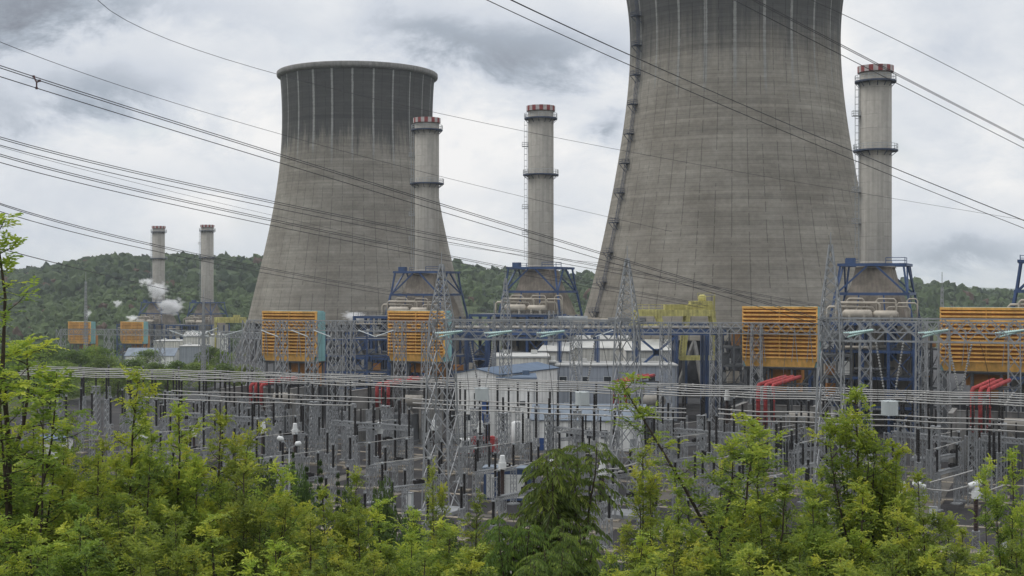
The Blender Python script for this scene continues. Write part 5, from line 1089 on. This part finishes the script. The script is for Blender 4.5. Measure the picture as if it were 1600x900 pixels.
def make_bushy(seed, H=9.0, spread=4.0, leaf=.34, n=5200, tone=.25, low=.12, name='bushy_tree', cat='tree'):
    rs = np.random.RandomState(seed); root = thing(name, 'x', cat, (0, 0, 0)); wood = MB(); cr = Crown(); wood.tube([(0, 0, -.5), (.1, 0, H * .3), (0, .1, H * .75)], [.05 * spread * .6, .04 * spread * .6, .02], 7)
    K = 34; c = []
    for k in range(K):
        z = low + (1 - low) * rs.rand() ** .8; rr = spread * math.sin(math.pi * min(1, .18 + .8 * z)) ** .7 * rs.uniform(.25, .92); a = rs.uniform(0, 6.28); c.append((math.cos(a) * rr, math.sin(a) * rr, H * (.06 + .86 * z)))
        if k < 12: wood.tube([(0, 0, H * .15 + .3 * c[-1][2]), (c[-1][0] * .5, c[-1][1] * .5, c[-1][2] * .8), c[-1]], [.03 * spread * .5, .02, .01], 4, caps=False)
    c = np.array(c); idx = rs.randint(0, K, n); dr = unit(rs.normal(0, 1, (n, 3))); cs = spread * .30 * rs.uniform(.7, 1.25, K); pos = c[idx] + dr * (cs[idx] * rs.uniform(.35, 1.0, n) ** .5)[:, None] * np.array([1, 1, .8]); pos[:, 2] = np.maximum(pos[:, 2], .1)
    d = unit(dr * .6 + rs.normal(0, .6, (n, 3))); l = leaf * rs.uniform(.6, 1.25, n); ct = rs.normal(0, .09, K)
    cr.add(pos, d, unit(dr + np.array([0, 0, .4]) + rs.normal(0, .4, (n, 3))), l, l * .62, ramp_tint(tone + ct[idx] + rs.normal(0, .06, n))); wood.build('trunk', M['bark'], root); cr.build('crown', M['leaf'], root); root['_h'] = H; root['_s'] = spread; return root
def make_conifer(seed, H=7.0, spread=1.3):
    rs = np.random.RandomState(seed); root = thing('conifer', 'x', 'tree', (0, 0, 0)); wood = MB(); cr = Crown(); wood.tube([(0, 0, 0), (0, 0, H)], [.12, .015], 6)
    for z in np.arange(.4, H, .22):
        R1 = spread * (1 - z / H) ** .9 + .06; m = 9; az = rs.uniform(0, 6.28, m); 
        for a in az:
            q = np.linspace(.1, 1, 9); L = R1 * rs.uniform(.75, 1.15); o = np.stack([np.cos(a) * q * L, np.sin(a) * q * L, z + q * .05 - .25 * q * q * L], 1)
            for sg in (-1, 1): dd = np.stack([np.cos(a + sg * .7) * np.ones(9), np.sin(a + sg * .7) * np.ones(9), np.full(9, .1)], 1) + rs.normal(0, .2, (9, 3)); l = np.full(9, .24) * rs.uniform(.7, 1.2, 9); cr.add(o, dd, np.tile([0, 0, 1.0], (9, 1)) + rs.normal(0, .3, (9, 3)), l, l * .4, ramp_tint(np.full(9, .10) + rs.normal(0, .05, 9)))
    wood.build('trunk', M['bark'], root); cr.build('crown', M['leaf'], root); root['_h'] = H; root['_s'] = spread; return root

USED = set()
def plant(proto, px, ytop, D, wpx, label, group=None, rot=None, sink=.15):
    x = (px - 800) / F * D; zb = float(ground_z(x, D)) - sink; zt = EYE + (450 - ytop) / F * D; sz = (zt - zb) / proto['_h']; sx = wpx / F * D / (2 * proto['_s'])
    rz = rot if rot is not None else random.Random(int(px * 7 + D)).uniform(0, 6.28); loc = Vector((x, D, zb))
    if proto.name in USED: return dup(proto, loc, rz, label, group, (sx, sx, sz))
    USED.add(proto.name); proto.location = loc; proto.rotation_euler = (0, 0, rz); proto.scale = (sx, sx, sz); proto['label'] = label
    if group: proto['group'] = group
def trees():
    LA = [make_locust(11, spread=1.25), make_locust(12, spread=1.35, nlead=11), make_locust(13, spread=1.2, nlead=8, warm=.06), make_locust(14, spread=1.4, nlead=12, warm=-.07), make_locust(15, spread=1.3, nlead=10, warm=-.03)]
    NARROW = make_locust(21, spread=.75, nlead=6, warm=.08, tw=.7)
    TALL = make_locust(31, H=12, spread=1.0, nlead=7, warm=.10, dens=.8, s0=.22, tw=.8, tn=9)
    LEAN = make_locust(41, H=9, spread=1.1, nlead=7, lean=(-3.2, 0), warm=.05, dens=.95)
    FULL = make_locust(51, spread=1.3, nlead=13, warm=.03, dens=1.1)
    DR = make_drooping(61); SHR = make_bushy(71, 6, 2.4, .17, 7000, .16, .05, 'shrub', 'shrub'); CON = make_conifer(81); BT = [make_bushy(91, tone=.34), make_bushy(92, spread=4.6, tone=.43)]
    SHL = make_bushy(72, 5, 2.2, .15, 6000, .14, .05, 'shrub', 'shrub')
    plant(TALL, 22, 348, 28, 215, 'tall sparse sapling at the left edge rising above the wooded hill', rot=0)
    plant(LEAN, 1265, 600, 30, 190, 'sapling leaning left whose bright tip stands before the grey blue building', rot=0)
    plant(FULL, 1345, 612, 30, 165, 'bright sapling rising before the largest chimney boiler house')
    plant(NARROW, 1004, 708, 40, 78, 'narrow bright green sapling at the foot of the central lattice mast')
    plant(DR, 868, 668, 30, 178, 'dark green tree with long drooping leaves before the long low white building')
    dup_l = [(800, 786, 29, 120, 'lower tree with drooping leaves left of the tall drooping one'), (910, 800, 26, 110, 'lower tree with drooping leaves right of the tall drooping one'), (835, 846, 22, 120, 'nearest tree with drooping leaves at bottom centre')]
    for px, y, D, w, l in dup_l: plant(DR, px, y, D, w, l)
    plant(LA[2], 200, 594, 30, 190, 'tallest bright sapling of the left thicket, crossing the busbars'); plant(LA[0], 268, 632, 31, 165, 'bright sapling right of the tallest one in the left thicket'); plant(LA[1], 338, 650, 32, 175, 'bright sapling before the left end of the switchyard, right of two taller ones')
    plant(NARROW, 682, 736, 60, 40, 'thin young sapling at the foot of the middle gantry mast'); plant(LA[2], 1182, 676, 31, 130, 'bright sapling left of the right lattice mast foot'); plant(LA[1], 1440, 742, 30, 130, 'sapling below the bent white tube'); plant(LA[0], 1575, 704, 35, 110, 'sapling at the right frame edge rising over the gravel')
    def rowt(lst, text, D0, grp, w0=150):
        lst = sorted(lst)
        for i, (px, y) in enumerate(lst):
            D = D0 * (1 + .06 * math.sin(px * 1.7)); pr = LA[(i * 3 + int(D0)) % 5]; plant(pr, px, y, D, w0 * (.85 + .3 * ((px * 37) % 10) / 10), text % ORD[i], grp)
    g = 'yellow green saplings of the foreground thicket'
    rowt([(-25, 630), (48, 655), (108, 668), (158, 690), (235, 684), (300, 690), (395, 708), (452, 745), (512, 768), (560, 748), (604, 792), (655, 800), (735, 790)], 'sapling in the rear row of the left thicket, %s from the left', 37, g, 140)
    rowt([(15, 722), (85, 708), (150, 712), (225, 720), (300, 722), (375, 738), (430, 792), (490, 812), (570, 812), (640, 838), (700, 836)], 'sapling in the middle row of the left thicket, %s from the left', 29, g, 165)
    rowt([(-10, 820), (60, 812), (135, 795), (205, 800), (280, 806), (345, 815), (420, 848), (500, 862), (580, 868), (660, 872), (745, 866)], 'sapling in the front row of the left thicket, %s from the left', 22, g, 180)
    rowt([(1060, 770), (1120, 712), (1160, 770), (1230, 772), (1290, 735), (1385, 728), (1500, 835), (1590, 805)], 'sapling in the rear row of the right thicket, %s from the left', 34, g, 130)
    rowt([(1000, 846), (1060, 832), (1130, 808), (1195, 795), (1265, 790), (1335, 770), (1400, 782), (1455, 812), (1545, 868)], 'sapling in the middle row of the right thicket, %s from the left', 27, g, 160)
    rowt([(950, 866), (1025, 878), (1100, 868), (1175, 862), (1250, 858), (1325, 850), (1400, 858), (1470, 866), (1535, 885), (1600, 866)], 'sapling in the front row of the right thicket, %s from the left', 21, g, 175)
    for i, (px, y, D, w) in enumerate([(415, 712, 90, 120), (468, 722, 86, 90), (600, 742, 80, 100), (545, 748, 88, 90), (640, 790, 72, 100), (345, 730, 95, 120), (285, 745, 90, 110), (700, 805, 70, 110), (1060, 858, 70, 130), (960, 862, 64, 110), (1130, 820, 72, 110), (1500, 850, 66, 90), (380, 760, 78, 110), (230, 760, 85, 110), (760, 850, 60, 120)]):
        plant(SHR, px, y, D, w, 'dark green shrub at the yard edge behind the thicket, %s of its kind' % ORD[i], 'dark shrubs at the yard edge')
    for i, px in enumerate(range(0, 1601, 90)):
        plant(SHL, px + 15 * math.sin(px), 872 + 10 * math.sin(px * .7) if not 760 < px < 960 else 885, 46, 150, 'leafy undergrowth bush between the saplings, %s from the left' % ORD[i], 'undergrowth bushes on the slope')
    for i, (px, y, w) in enumerate([(500, 712, 34), (528, 733, 26), (479, 722, 30), (458, 700, 22)]): plant(CON, px, y, 92, w, 'small dark conifer behind the thicket, %s of four' % ORD[[2, 3, 1, 0][i]], 'small dark conifers')
    bl = [(70, 533, 400, 90), (112, 546, 395, 80), (150, 541, 410, 70), (160, 556, 380, 80), (205, 560, 395, 70), (240, 566, 385, 62), (275, 563, 398, 60), (312, 566, 390, 62), (350, 567, 395, 60), (384, 570, 388, 50), (30, 540, 390, 90), (330, 541, 470, 46), (350, 548, 462, 40), (90, 566, 350, 90), (185, 574, 352, 80), (260, 577, 350, 76), (-20, 545, 380, 90), (230, 546, 480, 50)]
    for i, (px, y, D, w) in enumerate(sorted(bl)): plant(BT[i % 2], px, y, D, w * 1.25, 'rounded tree of the belt behind the left switchyard end, %s from the left' % ORD[i], 'belt of trees behind the left switchyard end')

# ------------------------------------------------------------------ steam and haze
def volume_material(name, dens, scale=2.2, lo=.47, hi=.66):
    m = bpy.data.materials.new(name); m.use_nodes = True; t = NT(m.node_tree); tc = t.n('ShaderNodeTexCoord').outputs['Object']
    ln = t.n('ShaderNodeVectorMath', operation='LENGTH', inp={0: tc}).outputs['Value']; n = t.n('ShaderNodeTexNoise', inp={'Vector': tc, 'Scale': scale, 'Detail': 5.0, 'Roughness': .6}).outputs[0]
    v = t.m('MULTIPLY', t.maprange(t.m('SUBTRACT', n, t.m('MULTIPLY', t.m('SUBTRACT', ln, .45), .42)), lo, hi, 0, 1), t.maprange(ln, .8, 1.0, 1.0, 0.0))
    p = t.n('ShaderNodeVolumePrincipled', inp={'Color': (.97, .97, .98, 1), 'Density': t.m('MULTIPLY', v, dens), 'Anisotropy': 0.2}); t.n('ShaderNodeOutputMaterial', inp={1: p.outputs[0]}); return m
def steam():
    import bmesh
    mt = volume_material('steam_volume', .5, 2.1, .38, .62)
    for px, y, D, rx, rz in ((247, 453, 752, 26, 18), (268, 478, 748, 32, 18), (232, 440, 750, 14, 9), (222, 441, 754, 9, 9), (184, 474, 770, 12, 8), (137, 490, 690, 9, 10), (207, 497, 690, 16, 7), (552, 493, 470, 30, 10), (1108, 478, 345, 0, 0)):
        if rx == 0: continue
        me = bpy.data.meshes.new('steam'); bm = bmesh.new(); bmesh.ops.create_icosphere(bm, subdivisions=3, radius=1.0); bm.to_mesh(me); bm.free(); me.materials.append(mt)
        o = bpy.data.objects.new('steam', me); COL.objects.link(o); o.location = P(px, y, D); o.scale = (rx / F * D, rx * .8 / F * D, rz / F * D); o.rotation_euler[2] = px * .01; o['kind'] = 'stuff'
HAZE = 0.00010
def haze():
    b = MB(); b.box((0, 4395, 58.5), (18400, 9430, 165)); m = bpy.data.materials.new('haze_air'); m.use_nodes = True; t = NT(m.node_tree)
    p = t.n('ShaderNodeVolumePrincipled', inp={'Color': (.86, .92, 1.0, 1), 'Density': HAZE, 'Anisotropy': 0.0}); t.n('ShaderNodeOutputMaterial', inp={1: p.outputs[0]})
    o = b.build('haze', m); o['kind'] = 'stuff'

setting(); towers(); chimneys(); filter_houses(); gantries(); strings_and_traps(); busbars(); yard_gear(); power_bay(); buildings(); pipe_rack(); crane(); fire_truck(); lamps(); cables(); trees(); steam()
if HAZE: haze()
